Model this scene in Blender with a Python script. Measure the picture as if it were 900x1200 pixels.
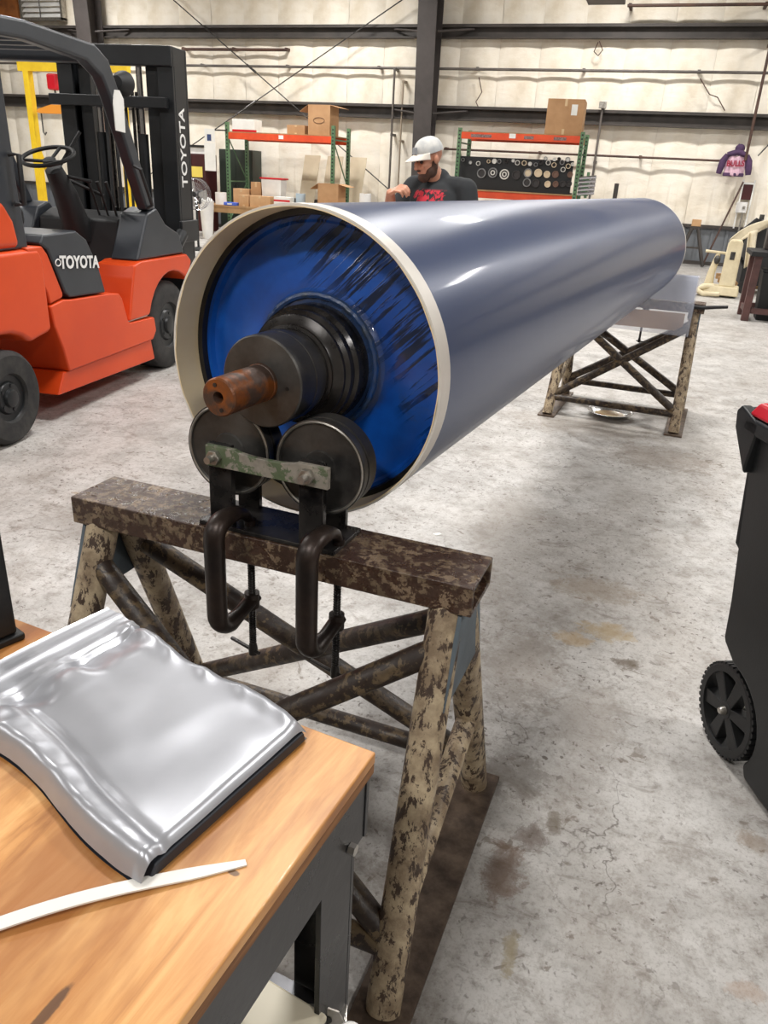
import bpy, bmesh, math, random
from mathutils import Vector, Matrix, noise
rnd = random.Random(11)
scene = bpy.context.scene
for o in list(bpy.data.objects): bpy.data.objects.remove(o)
COL = scene.collection

# ---------------------------------------------------------------- camera
cam_data = bpy.data.cameras.new('camera')
cam_data.sensor_fit = 'VERTICAL'; cam_data.sensor_height = 36.0; cam_data.sensor_width = 27.0
cam_data.lens = 27.0; cam_data.clip_start = 0.02; cam_data.clip_end = 200
cam = bpy.data.objects.new('camera', cam_data); COL.objects.link(cam)
RT = Vector((0.9446, 0.3246, 0.0491)); DN = Vector((0.1733, -0.3660, -0.9143)); FW = Vector((-0.2787, 0.8722, -0.4020))
FW.normalize(); RT = (RT - FW * RT.dot(FW)).normalized(); UP = RT.cross(FW)
cam.matrix_world = Matrix(((RT.x, UP.x, -FW.x, 0), (RT.y, UP.y, -FW.y, 0), (RT.z, UP.z, -FW.z, 1.55), (0, 0, 0, 1)))
scene.camera = cam

# ---------------------------------------------------------------- world, exposure
world = bpy.data.worlds.new('world'); scene.world = world; world.use_nodes = True
world.node_tree.nodes['Background'].inputs[0].default_value = (0.75, 0.82, 1.0, 1)
world.node_tree.nodes['Background'].inputs[1].default_value = 0.3
vs = scene.view_settings
vs.view_transform = 'Standard'; vs.look = 'None'; vs.gamma = 1.0; vs.exposure = 0.0; vs.use_curve_mapping = False
LAMP_POWER = 268.0
LAMP_Z = 6.2
LAMPS = [(x, y) for y in (-3.6, 4.4, 11.0, 17.0) for x in (-14.5, -8.0, -1.5, 5.0)]

# ---------------------------------------------------------------- helpers
def S(r, g, b):
    def l(c):
        c /= 255.0
        return c / 12.92 if c <= 0.04045 else ((c + 0.055) / 1.055) ** 2.4
    return (l(r), l(g), l(b), 1.0)

class MB:
    def __init__(s): s.v = []; s.f = []
    def add(s, vs, fs, M=None):
        n = len(s.v)
        s.v += [tuple(M @ Vector(p)) if M else tuple(p) for p in vs]
        s.f += [tuple(i + n for i in f) for f in fs]
        return s
    def box(s, x0, x1, y0, y1, z0, z1, M=None):
        return s.add([(x0,y0,z0),(x1,y0,z0),(x1,y1,z0),(x0,y1,z0),(x0,y0,z1),(x1,y0,z1),(x1,y1,z1),(x0,y1,z1)],
                     [(0,3,2,1),(4,5,6,7),(0,1,5,4),(1,2,6,5),(2,3,7,6),(3,0,4,7)], M)
    def frustum(s, b, t, z0, z1, M=None):
        # b, t: (x0,x1,y0,y1) at bottom / top
        return s.add([(b[0],b[2],z0),(b[1],b[2],z0),(b[1],b[3],z0),(b[0],b[3],z0),(t[0],t[2],z1),(t[1],t[2],z1),(t[1],t[3],z1),(t[0],t[3],z1)],
                     [(0,3,2,1),(4,5,6,7),(0,1,5,4),(1,2,6,5),(2,3,7,6),(3,0,4,7)], M)
    def path(s, pts, r, n=10, closed=False, caps=True, M=None, flat=1.0):
        pts = [Vector(p) for p in pts]; m = len(pts)
        rs = r if isinstance(r, (list, tuple)) else [r] * m
        vs = []; prev = None
        for i, p in enumerate(pts):
            if closed: t = (pts[(i+1) % m] - pts[i-1])
            else: t = pts[min(i+1, m-1)] - pts[max(i-1, 0)]
            t.normalize()
            if prev is None:
                a = Vector((0,0,1)) if abs(t.z) < 0.9 else Vector((1,0,0))
                u = t.cross(a).normalized()
            else:
                u = (prev - t * prev.dot(t)).normalized()
            prev = u; w = t.cross(u)
            for k in range(n):
                a = 2 * math.pi * k / n
                vs.append(p + (u * math.cos(a) + w * math.sin(a) * flat) * rs[i])
        fs = []
        for i in range(m if closed else m - 1):
            j = (i + 1) % m
            for k in range(n):
                k2 = (k + 1) % n
                fs.append((i*n+k, i*n+k2, j*n+k2, j*n+k))
        if caps and not closed:
            fs.append(tuple(range(n))[::-1]); fs.append(tuple(range((m-1)*n, m*n)))
        return s.add(vs, fs, M)
    def cyl(s, p0, p1, r0, r1=None, n=20, M=None):
        return s.path([p0, p1], [r0, r0 if r1 is None else r1], n, M=M)
    def lathe(s, prof, o, ax, n=48, M=None, closed=False):
        o = Vector(o); ax = Vector(ax).normalized()
        a = Vector((0,0,1)) if abs(ax.z) < 0.9 else Vector((1,0,0))
        u = ax.cross(a).normalized(); w = ax.cross(u)
        vs = []; fs = []; m = len(prof)
        for (t, r) in prof:
            r = max(r, 0.0004)
            for k in range(n):
                g = 2 * math.pi * k / n
                vs.append(o + ax * t + (u * math.cos(g) + w * math.sin(g)) * r)
        for i in range(m if closed else m - 1):
            j = (i + 1) % m
            for k in range(n):
                k2 = (k + 1) % n
                fs.append((i*n+k, i*n+k2, j*n+k2, j*n+k))
        if not closed:
            if prof[0][1] > 0.0005: pass
        return s.add(vs, fs, M)
    def prism(s, poly, o, u, v, d, M=None):
        o = Vector(o); u = Vector(u); v = Vector(v); d = Vector(d); n = len(poly)
        vs = [o + u*a + v*b for a, b in poly] + [o + u*a + v*b + d for a, b in poly]
        fs = [tuple(range(n))[::-1], tuple(range(n, 2*n))] + [(i, (i+1) % n, n+(i+1) % n, n+i) for i in range(n)]
        return s.add(vs, fs, M)
    def ball(s, c, r, nu=16, nv=10, M=None):
        c = Vector(c); r = r if isinstance(r, (list, tuple)) else (r, r, r)
        vs = [(c.x, c.y, c.z - r[2])]; fs = []
        for j in range(1, nv):
            t = -math.pi/2 + math.pi*j/nv
            for i in range(nu):
                a = 2*math.pi*i/nu
                vs.append((c.x + r[0]*math.cos(t)*math.cos(a), c.y + r[1]*math.cos(t)*math.sin(a), c.z + r[2]*math.sin(t)))
        vs.append((c.x, c.y, c.z + r[2])); L = len(vs) - 1
        for i in range(nu):
            i2 = (i+1) % nu
            fs.append((0, 1+i2, 1+i)); fs.append((L, L-nu+i, L-nu+i2))
            for j in range(nv-2):
                fs.append((1+j*nu+i, 1+j*nu+i2, 1+(j+1)*nu+i2, 1+(j+1)*nu+i))
        return s.add(vs, fs, M)
    def capsule(s, p0, p1, r0, r1, n=14):
        s.ball(p0, r0, n, 8); s.ball(p1, r1, n, 8); return s.cyl(p0, p1, r0, r1, n)
    def grid(s, fn, nu, nv, M=None):
        vs = [fn(i / nu, j / nv) for j in range(nv+1) for i in range(nu+1)]
        fs = [(j*(nu+1)+i, j*(nu+1)+i+1, (j+1)*(nu+1)+i+1, (j+1)*(nu+1)+i) for j in range(nv) for i in range(nu)]
        return s.add(vs, fs, M)
    def build(s, name, mat, parent=None, bevel=0, seg=2, sharp=38, recalc=True, sub=0):
        me = bpy.data.meshes.new(name)
        me.from_pydata(s.v, [], s.f)
        bm = bmesh.new(); bm.from_mesh(me)
        if recalc: bmesh.ops.recalc_face_normals(bm, faces=bm.faces)
        bm.to_mesh(me); bm.free()
        for p in me.polygons: p.use_smooth = True
        if sharp < 180: me.set_sharp_from_angle(angle=math.radians(sharp))
        me.materials.append(mat)
        o = bpy.data.objects.new(name, me); COL.objects.link(o)
        if parent: o.parent = parent
        if bevel:
            b = o.modifiers.new('bevel', 'BEVEL'); b.width = bevel; b.segments = seg; b.limit_method = 'ANGLE'; b.angle_limit = math.radians(40)
            b.harden_normals = True
        if sub:
            m = o.modifiers.new('sub', 'SUBSURF'); m.levels = sub; m.render_levels = sub
        return o

def thing(name, label, cat, loc=(0,0,0), rotz=0.0, group=None):
    o = bpy.data.objects.new(name, None); COL.objects.link(o)
    o.empty_display_size = 0.1
    o.location = loc; o.rotation_euler = (0, 0, rotz); tag(o, label, cat, group); return o
def tag(o, label, cat, group=None):
    o['label'] = label; o['category'] = cat
    if group: o['group'] = group
    return o
def struct(o): o['kind'] = 'structure'; return o
def stuff(o): o['kind'] = 'stuff'; return o
def relabel(o, label): o['label'] = label; return o
def copy_tree(o, parent=None, loc=None, rotz=None, label=None):
    c = o.copy(); COL.objects.link(c); c.parent = parent
    if loc is not None: c.location = loc
    if rotz is not None: c.rotation_euler = (0, 0, rotz)
    if label: c['label'] = label
    for ch in list(o.children): copy_tree(ch, c)
    return c
def text_mesh(name, body, size, mat, parent, M, extrude=0.001, bold=0.0, sx=1.0, align='CENTER'):
    cu = bpy.data.curves.new(name, 'FONT'); cu.body = body; cu.size = size; cu.extrude = extrude; cu.offset = bold
    cu.align_x = align; cu.align_y = 'CENTER'; cu.resolution_u = 3
    t = bpy.data.objects.new(name + '_tmp', cu); COL.objects.link(t)
    dg = bpy.context.evaluated_depsgraph_get(); dg.update()
    me = bpy.data.meshes.new_from_object(t.evaluated_get(dg)); bpy.data.objects.remove(t)
    me.name = name; me.transform(M @ Matrix.Diagonal((sx, 1, 1, 1))); me.materials.clear(); me.materials.append(mat)
    o = bpy.data.objects.new(name, me); COL.objects.link(o)
    if parent: o.parent = parent
    return o
def frame(o, x, y):
    # matrix whose X, Y axes are x, y and origin o
    x = Vector(x).normalized(); y = Vector(y); y = (y - x * y.dot(x)).normalized(); z = x.cross(y)
    return Matrix(((x.x,y.x,z.x,o[0]),(x.y,y.y,z.y,o[1]),(x.z,y.z,z.z,o[2]),(0,0,0,1)))

# ---------------------------------------------------------------- materials
class NT:
    def __init__(s, name):
        s.m = bpy.data.materials.new(name); s.m.use_nodes = True; s.t = s.m.node_tree
        s.b = s.t.nodes['Principled BSDF']; s.co = None
    def n(s, typ, **k):
        nd = s.t.nodes.new(typ)
        for a, b in k.items(): setattr(nd, a, b)
        return nd
    def l(s, a, b): s.t.links.new(a, b)
    def coord(s, scale=(1,1,1), rot=(0,0,0)):
        if s.co is None: s.co = s.n('ShaderNodeTexCoord')
        mp = s.n('ShaderNodeMapping'); mp.inputs['Scale'].default_value = scale; mp.inputs['Rotation'].default_value = rot
        s.l(s.co.outputs['Object'], mp.inputs[0]); return mp.outputs[0]
    def noise(s, scale, detail=5, rough=0.55, vec=None, dist=0.0):
        nd = s.n('ShaderNodeTexNoise'); nd.inputs['Scale'].default_value = scale; nd.inputs['Detail'].default_value = detail
        nd.inputs['Roughness'].default_value = rough; nd.inputs['Distortion'].default_value = dist
        s.l(vec if vec is not None else s.coord(), nd.inputs['Vector']); return nd.outputs[0]
    def ramp(s, fac, stops, interp='LINEAR'):
        r = s.n('ShaderNodeValToRGB'); r.color_ramp.interpolation = interp
        e = r.color_ramp.elements
        while len(e) < len(stops): e.new(0.5)
        for el, (p, c) in zip(e, stops):
            el.position = p; el.color = c if isinstance(c, tuple) else (c, c, c, 1)
        s.l(fac, r.inputs[0]); return r.outputs[0]
    def mix(s, fac, a, b, mode='MIX'):
        m = s.n('ShaderNodeMix', data_type='RGBA', blend_type=mode)
        for sock, val in ((m.inputs[0], fac), (m.inputs[6], a), (m.inputs[7], b)):
            if hasattr(val, 'is_output') or hasattr(val, 'links'): s.l(val, sock)
            else: sock.default_value = val
        return m.outputs[2]
    def math(s, op, a, b=None):
        m = s.n('ShaderNodeMath', operation=op)
        for sock, val in ((m.inputs[0], a), (m.inputs[1], b)):
            if val is None: continue
            if hasattr(val, 'links'): s.l(val, sock)
            else: sock.default_value = val
        return m.outputs[0]
    def color(s, c):
        if hasattr(c, 'links'): s.l(c, s.b.inputs['Base Color'])
        else: s.b.inputs['Base Color'].default_value = c
    def rough(s, r):
        if hasattr(r, 'links'): s.l(r, s.b.inputs['Roughness'])
        else: s.b.inputs['Roughness'].default_value = r
    def bump(s, h, strength=0.3, dist=0.01):
        bp = s.n('ShaderNodeBump'); bp.inputs['Strength'].default_value = strength; bp.inputs['Distance'].default_value = dist
        s.l(h, bp.inputs['Height']); s.l(bp.outputs[0], s.b.inputs['Normal'])

def pm(name, c1, c2=None, scale=6.0, rough=0.5, metal=0.0, bump=0.0, bscale=None, bdist=0.004, lo=0.35, hi=0.65, coat=0.0, spec=0.5, stretch=(1,1,1), rvar=0.0):
    t = NT(name); t.b.inputs['Metallic'].default_value = metal; t.b.inputs['Specular IOR Level'].default_value = spec
    t.b.inputs['Coat Weight'].default_value = coat
    if c2:
        nz = t.noise(scale, 6, 0.6, t.coord(stretch)); t.color(t.ramp(nz, [(lo, c1), (hi, c2)]))
        if rvar: t.rough(t.ramp(nz, [(lo, rough - rvar), (hi, rough + rvar)]))
        else: t.rough(rough)
    else:
        t.color(c1); t.rough(rough)
    if bump: t.bump(t.noise(bscale or scale * 4, 5), bump, bdist)
    return t.m

def peel(name, paint, rust, scale=14.0, thr=0.5, rough=0.6, dirt=None, metal=0.0, stretch=(1,1,1), bump=0.5, grime=0.5):
    # chipped paint over bare dark steel, with brown grime wiped over it
    t = NT(name); v = t.coord(stretch)
    nz = t.noise(scale, 9, 0.72, v, 0.25)
    k = t.ramp(nz, [(thr - 0.012, 0.0), (thr + 0.012, 1.0)])
    big = t.noise(scale * 0.3, 6, 0.65)
    p2 = t.mix(t.ramp(big, [(0.40, 0.0), (0.60, grime)]), paint, dirt or rust)
    p2 = t.mix(t.math('MULTIPLY', t.noise(scale * 4, 4), 0.35), p2, rust)
    r2 = t.mix(t.noise(scale * 3, 4), tuple(min(1, c * 1.5) for c in rust[:3]) + (1,), tuple(c * 0.4 for c in rust[:3]) + (1,))
    t.color(t.mix(k, r2, p2)); t.rough(t.ramp(t.noise(scale * 0.8, 4), [(0.35, rough - 0.18), (0.65, rough + 0.12)])); t.b.inputs['Metallic'].default_value = metal
    t.bump(nz, bump, 0.004); return t.m

BLACK = pm('black_plastic', S(15,16,17), S(24,25,26), 30, 0.55, bump=0.15, bscale=160)
CANBLK = pm('cart_plastic', S(19,21,23), S(27,29,31), 5, 0.48, bump=0.25, bscale=240, bdist=0.002)
RUBBER = pm('rubber', S(30,30,31), S(52,50,48), 12, 0.8, bump=0.4, bscale=50)
DARKSTEEL = pm('dark_steel', S(52,51,51), S(88,86,83), 9, 0.38, metal=0.5, bump=0.1, bscale=60, rvar=0.1)
OILSTEEL = pm('oily_steel', S(26,25,26), S(62,59,57), 11, 0.3, metal=0.45, bump=0.12, bscale=40, rvar=0.12)
BRIGHTSTEEL = pm('bright_steel', S(150,146,138), S(196,192,186), 20, 0.35, metal=0.9, bump=0.1, bscale=60)
CHROME = pm('chrome', S(200,200,205), None, 1, 0.15, metal=1.0)
RUSTY = pm('rust_stub', S(128,72,30), S(70,54,46), 21, 0.4, metal=0.3, bump=0.4, bscale=45, lo=0.42, hi=0.58, rvar=0.1)
GREENBAR = peel('green_bar', S(70,92,58), S(140,134,124), 16, 0.5, 0.5, dirt=S(60,74,50))
STANDPAINT = peel('stand_paint', S(190,172,142), S(66,50,39), 44, 0.47, 0.6, dirt=S(112,92,70), stretch=(1,1,0.4), grime=0.8)
BEAMSTEEL = peel('beam_steel', S(140,120,98), S(66,47,37), 44, 0.53, 0.36, dirt=S(84,72,54), grime=0.8)
BRACESTEEL = peel('brace_steel', S(112,94,68), S(44,33,26), 30, 0.52, 0.5, dirt=S(54,44,34), grime=0.9)
PLATESTEEL = pm('plate_steel', S(66,53,44), S(108,92,78), 22, 0.55, metal=0.2, bump=0.45, bscale=30)
GUSSET = pm('gusset', S(92,104,112), S(66,74,80), 6, 0.6)
WHITEP = pm('white_plastic', S(232,231,228), S(218,217,214), 4, 0.4)
PAPER = pm('paper', S(236,236,232), S(222,222,216), 3, 0.8)
CARD = pm('cardboard', S(186,146,106), S(170,130,92), 3, 0.85, bump=0.1)
CARD2 = pm('cardboard_light', S(204,164,122), S(188,148,106), 3, 0.85, bump=0.1)
TAPE = pm('carton_tape', S(204,176,136), None, 1, 0.4)
ORANGE = pm('rack_orange', S(226,82,38), S(208,70,32), 3, 0.5)
GREEN = pm('rack_green', S(96,128,92), S(74,108,76), 5, 0.5)
GIRT = pm('girt_steel', S(72,66,62), S(54,50,47), 2.5, 0.6, bump=0.1)
YELLOW = pm('yellow_paint', S(242,206,40), S(226,186,30), 3, 0.5)
RED = pm('red_plastic', S(206,22,40), S(190,16,34), 3, 0.35)

def mat_floor():
    t = NT('concrete_floor'); v = t.coord()
    big = t.noise(0.55, 5, 0.6); mid = t.noise(3.2, 7, 0.66); fine = t.noise(24, 5, 0.65)
    base = t.ramp(mid, [(0.3, S(152,149,145)), (0.5, S(188,186,183)), (0.72, S(206,204,201))])
    base = t.mix(t.ramp(big, [(0.42, 0.0), (0.72, 0.45)]), base, S(168,160,150))
    # scuffs: stretched dark blotches
    sc = t.noise(5.5, 8, 0.72, t.coord((1.0, 2.0, 1), (0,0,0.35)), 0.8)
    base = t.mix(t.ramp(sc, [(0.56, 0.0), (0.68, 0.62)]), base, S(108,98,88))
    sp = t.noise(42, 3, 0.6, None, 0.4)
    gate = t.noise(2.0, 4, 0.6)
    spk = t.math('MULTIPLY', t.ramp(sp, [(0.60, 0.0), (0.66, 0.8)]), t.ramp(gate, [(0.40, 0.15), (0.58, 1.0)]))
    base = t.mix(spk, base, S(72,62,54))
    sp2 = t.noise(11, 4, 0.6, t.coord((1,1,1),(0,0,1.2)), 1.2)
    base = t.mix(t.ramp(sp2, [(0.66, 0.0), (0.70, 0.65)]), base, S(100,88,74))
    sp3 = t.noise(16, 8, 0.75, t.coord((1.6, 1, 1), (0,0,0.5)))
    base = t.mix(t.ramp(sp3, [(0.53, 0.0), (0.66, 0.42)]), base, S(124,114,104))
    g1 = t.noise(26, 9, 0.8); base = t.mix(t.ramp(g1, [(0.50, 0.0), (0.70, 0.6)]), base, S(112,104,96))
    g2 = t.noise(95, 6, 0.75); base = t.mix(t.ramp(g2, [(0.52, 0.0), (0.68, 0.45)]), base, S(104,97,90))
    g3 = t.noise(7.0, 8, 0.75, t.coord((1,1,1),(0,0,2.0)), 0.3); base = t.mix(t.ramp(g3, [(0.52, 0.0), (0.66, 0.5)]), base, S(122,114,105))
    g4 = t.noise(1.3, 7, 0.7, t.coord((1.5,0.8,1),(0,0,0.2)), 0.4); base = t.mix(t.ramp(g4, [(0.5, 0.0), (0.68, 0.45)]), base, S(128,118,107))
    # hairline cracks
    vo = t.n('ShaderNodeTexVoronoi', feature='DISTANCE_TO_EDGE'); vo.inputs['Scale'].default_value = 1.1
    wv = t.n('ShaderNodeVectorMath', operation='ADD')
    wn = t.n('ShaderNodeTexNoise'); wn.inputs['Scale'].default_value = 3.0; wn.inputs['Detail'].default_value = 6; t.l(v, wn.inputs['Vector'])
    t.l(v, wv.inputs[0]); t.l(wn.outputs['Color'], wv.inputs[1]); t.l(wv.outputs[0], vo.inputs['Vector'])
    cr = t.math('MULTIPLY', t.ramp(vo.outputs['Distance'], [(0.0, 0.8), (0.006, 0.0)]), t.ramp(t.noise(0.9, 2), [(0.5, 0.0), (0.6, 1.0)]))
    base = t.mix(cr, base, S(84,76,68))
    # stains and darker patches with places of their own
    sx = t.n('ShaderNodeSeparateXYZ'); t.l(v, sx.inputs[0])
    wob = t.noise(17, 9, 0.8, None, 0.4)
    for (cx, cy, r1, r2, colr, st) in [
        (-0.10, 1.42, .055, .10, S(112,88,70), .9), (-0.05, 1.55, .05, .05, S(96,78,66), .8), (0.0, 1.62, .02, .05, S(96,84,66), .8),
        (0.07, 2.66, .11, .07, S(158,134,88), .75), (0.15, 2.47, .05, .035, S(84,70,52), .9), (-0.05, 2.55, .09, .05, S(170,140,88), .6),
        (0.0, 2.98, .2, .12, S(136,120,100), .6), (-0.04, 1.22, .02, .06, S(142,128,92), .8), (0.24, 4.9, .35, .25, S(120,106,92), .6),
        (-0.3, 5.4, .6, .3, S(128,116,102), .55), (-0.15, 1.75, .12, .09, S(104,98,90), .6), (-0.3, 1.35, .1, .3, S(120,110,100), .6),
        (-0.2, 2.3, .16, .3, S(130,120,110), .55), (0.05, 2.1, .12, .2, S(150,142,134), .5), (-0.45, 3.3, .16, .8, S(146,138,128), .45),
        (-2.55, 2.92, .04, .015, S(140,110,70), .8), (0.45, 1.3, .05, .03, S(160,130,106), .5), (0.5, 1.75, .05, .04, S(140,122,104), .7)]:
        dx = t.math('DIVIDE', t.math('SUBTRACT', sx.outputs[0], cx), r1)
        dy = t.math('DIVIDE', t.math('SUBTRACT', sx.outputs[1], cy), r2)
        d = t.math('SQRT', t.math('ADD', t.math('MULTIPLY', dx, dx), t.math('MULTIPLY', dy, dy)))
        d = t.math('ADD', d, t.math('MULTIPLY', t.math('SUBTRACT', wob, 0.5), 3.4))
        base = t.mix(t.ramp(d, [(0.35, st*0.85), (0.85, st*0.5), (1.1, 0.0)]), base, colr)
    t.color(base)
    t.rough(t.ramp(mid, [(0.3, 0.62), (0.7, 0.42)])); t.b.inputs['Specular IOR Level'].default_value = 0.4
    t.bump(t.math('ADD', t.math('ADD', fine, g1), t.math('MULTIPLY', cr, -2.0)), 0.2, 0.006); return t.m

def mat_wall():
    t = NT('insulation_facing'); mid = t.noise(1.3, 6, 0.6)
    base = t.ramp(mid, [(0.3, S(226,214,192)), (0.52, S(246,238,222)), (0.75, S(250,245,234))])
    st = t.noise(1.1, 6, 0.65, t.coord((3.0, 1, 0.35)), 0.3)
    base = t.mix(t.ramp(st, [(0.58, 0.0), (0.72, 0.5)]), base, S(184,164,130))
    wh = t.noise(2.6, 4, 0.5, t.coord((2.2,1,0.5)))
    base = t.mix(t.ramp(wh, [(0.68, 0.0), (0.71, 0.7)]), base, S(240,238,232))
    dk = t.noise(9, 7, 0.7)
    base = t.mix(t.ramp(dk, [(0.68, 0.0), (0.74, 0.55)]), base, S(120,104,88))
    t.color(base); t.rough(0.62)
    t.bump(t.noise(3.0, 6, 0.6, t.coord((1,1,2.0)), 0.5), 0.35, 0.05); return t.m

FLOOR = mat_floor(); WALLM = mat_wall()
WAINS = pm('wainscot_grey', S(122,126,130), S(104,108,114), 2, 0.5, bump=0.1)
CEILM = pm('ceiling_grey', S(150,146,140), S(132,128,122), 0.7, 0.8)  # unseen ceiling, toned down to mid grey to cut bounced light
SIDEW = pm('side_wall_metal', S(134,128,118), S(118,112,102), 0.6, 0.7)  # unseen walls, darkened for less bounced light

# ---------------------------------------------------------------- the building
X0, X1, Y0, Y1, ZC = -22.0, 10.0, -7.0, 20.0, 6.9
struct(MB().box(X0, X1, Y0, Y1 + 0.1, -0.2, 0.0).build('floor', FLOOR))
struct(MB().box(X0, X1, Y0, Y1, ZC, ZC + 0.1).build('ceiling', CEILM))
struct(MB().box(X0 - 0.1, X0, Y0, Y1, 0, ZC).build('wall_left', SIDEW))
struct(MB().box(X1, X1 + 0.1, Y0, Y1, 0, ZC).build('wall_right', SIDEW))
struct(MB().box(X0, X1, Y0 - 0.1, Y0, 0, ZC).build('wall_front', SIDEW))
wall = struct(MB().box(X0, X1, Y1 + 0.02, Y1 + 0.12, 0, ZC).build('wall_back', WALLM))
PW = 0.93
def batt(seed):
    m = MB(); zs = []
    def fn(u, v):
        z = 0.82 + v * (ZC - 0.82)
        edge = 1 - abs(2*u - 1) ** 3.0
        y = -0.045 * edge + 0.018 * noise.noise(Vector((u*3 + seed*7, v*11, seed)))
        for gz in (2.95, 4.6): y += 0.012 * math.exp(-((z - gz) / 0.3) ** 2)
        y += 0.006 * math.exp(-((z - 1.62) / 0.03) ** 2)
        wob = 0.012 * noise.noise(Vector((v*6, seed*3.1, 2.0)))
        return (u * PW + wob * (0.3 if 0 < u < 1 else 1), y, z)
    return m.grid(fn, 10, 60)
protos = []
i = 0; x = -0.49 - 23 * PW
while x < X1:
    k = i % 4
    if i < 4:
        o = batt(k + 1).build('insulation_panel', WALLM, wall, sharp=180, recalc=False); protos.append(o)
    else:
        o = protos[k].copy(); COL.objects.link(o); o.parent = wall
    o.location = (x, Y1, 0)
    i += 1; x += PW
for k in range(20):
    xa = X0 + 0.2 + k * 1.58
    m = MB().box(xa, xa + 1.57, Y1 - 0.06, Y1 + 0.02, 0, 0.79)
    for r in range(5): m.box(xa + 0.12 + r * 0.31, xa + 0.18 + r * 0.31, Y1 - 0.085, Y1 - 0.06, 0, 0.79)
    m.build('wainscot_panel', WAINS, wall)
def trim(n, x0, x1, z0, z1, dep, m=GIRT):
    # cold-formed Z girt along X
    y = Y1 - 0.09; t = 0.03
    poly = [(0,z1),(-dep,z1),(-dep,z1-0.06),(-dep+t,z1-0.06),(-dep+t,z1-t),(-0.06,z1-t),(-0.06,z0+t),(-dep*0.9,z0+t),(-dep*0.9,z0),(0,z0)]
    o = MB().prism(poly, (x0, y, 0), (0,1,0), (0,0,1), (x1 - x0, 0, 0)).build('trim_%d' % n, m); return struct(o)
trim(1, X0, X1, 2.80, 3.10, 0.20); trim(2, X0, X1, 4.47, 4.74, 0.20); trim(3, X0, X1, 6.2, 6.45, 0.20)
struct(MB().box(X0, X1, Y1 - 0.14, Y1 - 0.05, 0.79, 0.86).build('trim_4', GIRT))
struct(MB().box(X0, X1, Y1 - 0.12, Y1 - 0.055, 0.0, 0.08).build('baseboard_back', GIRT))

COLM = pm('column_paint', S(74,68,66), S(60,55,53), 2, 0.6, bump=0.1)
def column(x, label):
    c = thing('steel_column', label, 'column', (x, Y1 - 0.32, 0), 0, 'rigid frame columns on the back wall')
    # tapered I section: outer flange by the wall, inner flange leaning away from it with height
    t = 0.025
    w = 0.215
    MB().box(-w, w, 0.0, t, 0, ZC).build('flange', COLM, c)
    MB().prism([(0, 0), (-0.22, 0), (-0.62, ZC), (0, ZC)], (-0.012, 0, 0), (0,1,0), (0,0,1), (0.024, 0, 0)).build('web', COLM, c)
    MB().prism([(-0.22, 0), (-0.22 - t, 0), (-0.62 - t, ZC), (-0.62, ZC)], (-w, 0, 0), (0,1,0), (0,0,1), (2*w, 0, 0)).build('flange', COLM, c)
    MB().box(-0.32, 0.32, -0.3, 0.05, 0, 0.03).build('base_plate', COLM, c)
    for s in (-1, 1):
        for z in (4.6, 2.95):
            MB().cyl((s*0.2, -0.3, z - 0.05), (s*0.95, 0.1, z + 0.05), 0.022, n=8).build('flange_brace', COLM, c)
    return c
column(-5.74, 'dark steel building column behind the man in the cap')
column(-14.9, 'dark steel building column behind the top of the lift truck mast')
column(3.2, 'dark steel building column beside the right end of the back wall')

# ceiling lamps
LENS = NT('lamp_lens'); LENS.color(S(240,240,240)); LENS.b.inputs['Emission Color'].default_value = (1.0, 0.97, 0.92, 1); LENS.b.inputs['Emission Strength'].default_value = 8.0
LAMPBODY = pm('lamp_housing', S(225,225,222), None, 1, 0.4)
for i, (lx, ly) in enumerate(LAMPS):
    row = ('behind the camera', 'over the roll', 'beyond the roll', 'nearest the back wall')[i // 4]; colm = ('far left', 'inner left', 'inner right', 'far right')[i % 4]
    t = thing('ceiling_lamp', 'white linear high bay lamp, %s of the row %s' % (colm, row), 'lamp', (lx, ly, LAMP_Z), 0, 'high bay ceiling lamps')
    MB().frustum((-0.65, 0.65, -0.25, 0.25), (-0.62, 0.62, -0.12, 0.12), 0.02, 0.12).build('housing', LAMPBODY, t)
    MB().box(-0.61, 0.61, -0.21, 0.21, 0.0, 0.02).build('diffuser', LENS.m, t)
    for yy in (-0.5, 0.5): MB().cyl((yy, 0, 0.12), (yy, 0, ZC - LAMP_Z), 0.006, n=6).build('hanger', DARKSTEEL, t)
    ld = bpy.data.lights.new('lamp_light', 'AREA'); ld.shape = 'RECTANGLE'; ld.size = 1.22; ld.size_y = 0.42; ld.energy = LAMP_POWER; ld.color = (1.0, 0.975, 0.945); ld.spread = math.radians(170)
    lo = bpy.data.objects.new('lamp_light', ld); COL.objects.link(lo); lo.parent = t; lo.location = (0, 0, -0.006)

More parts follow.
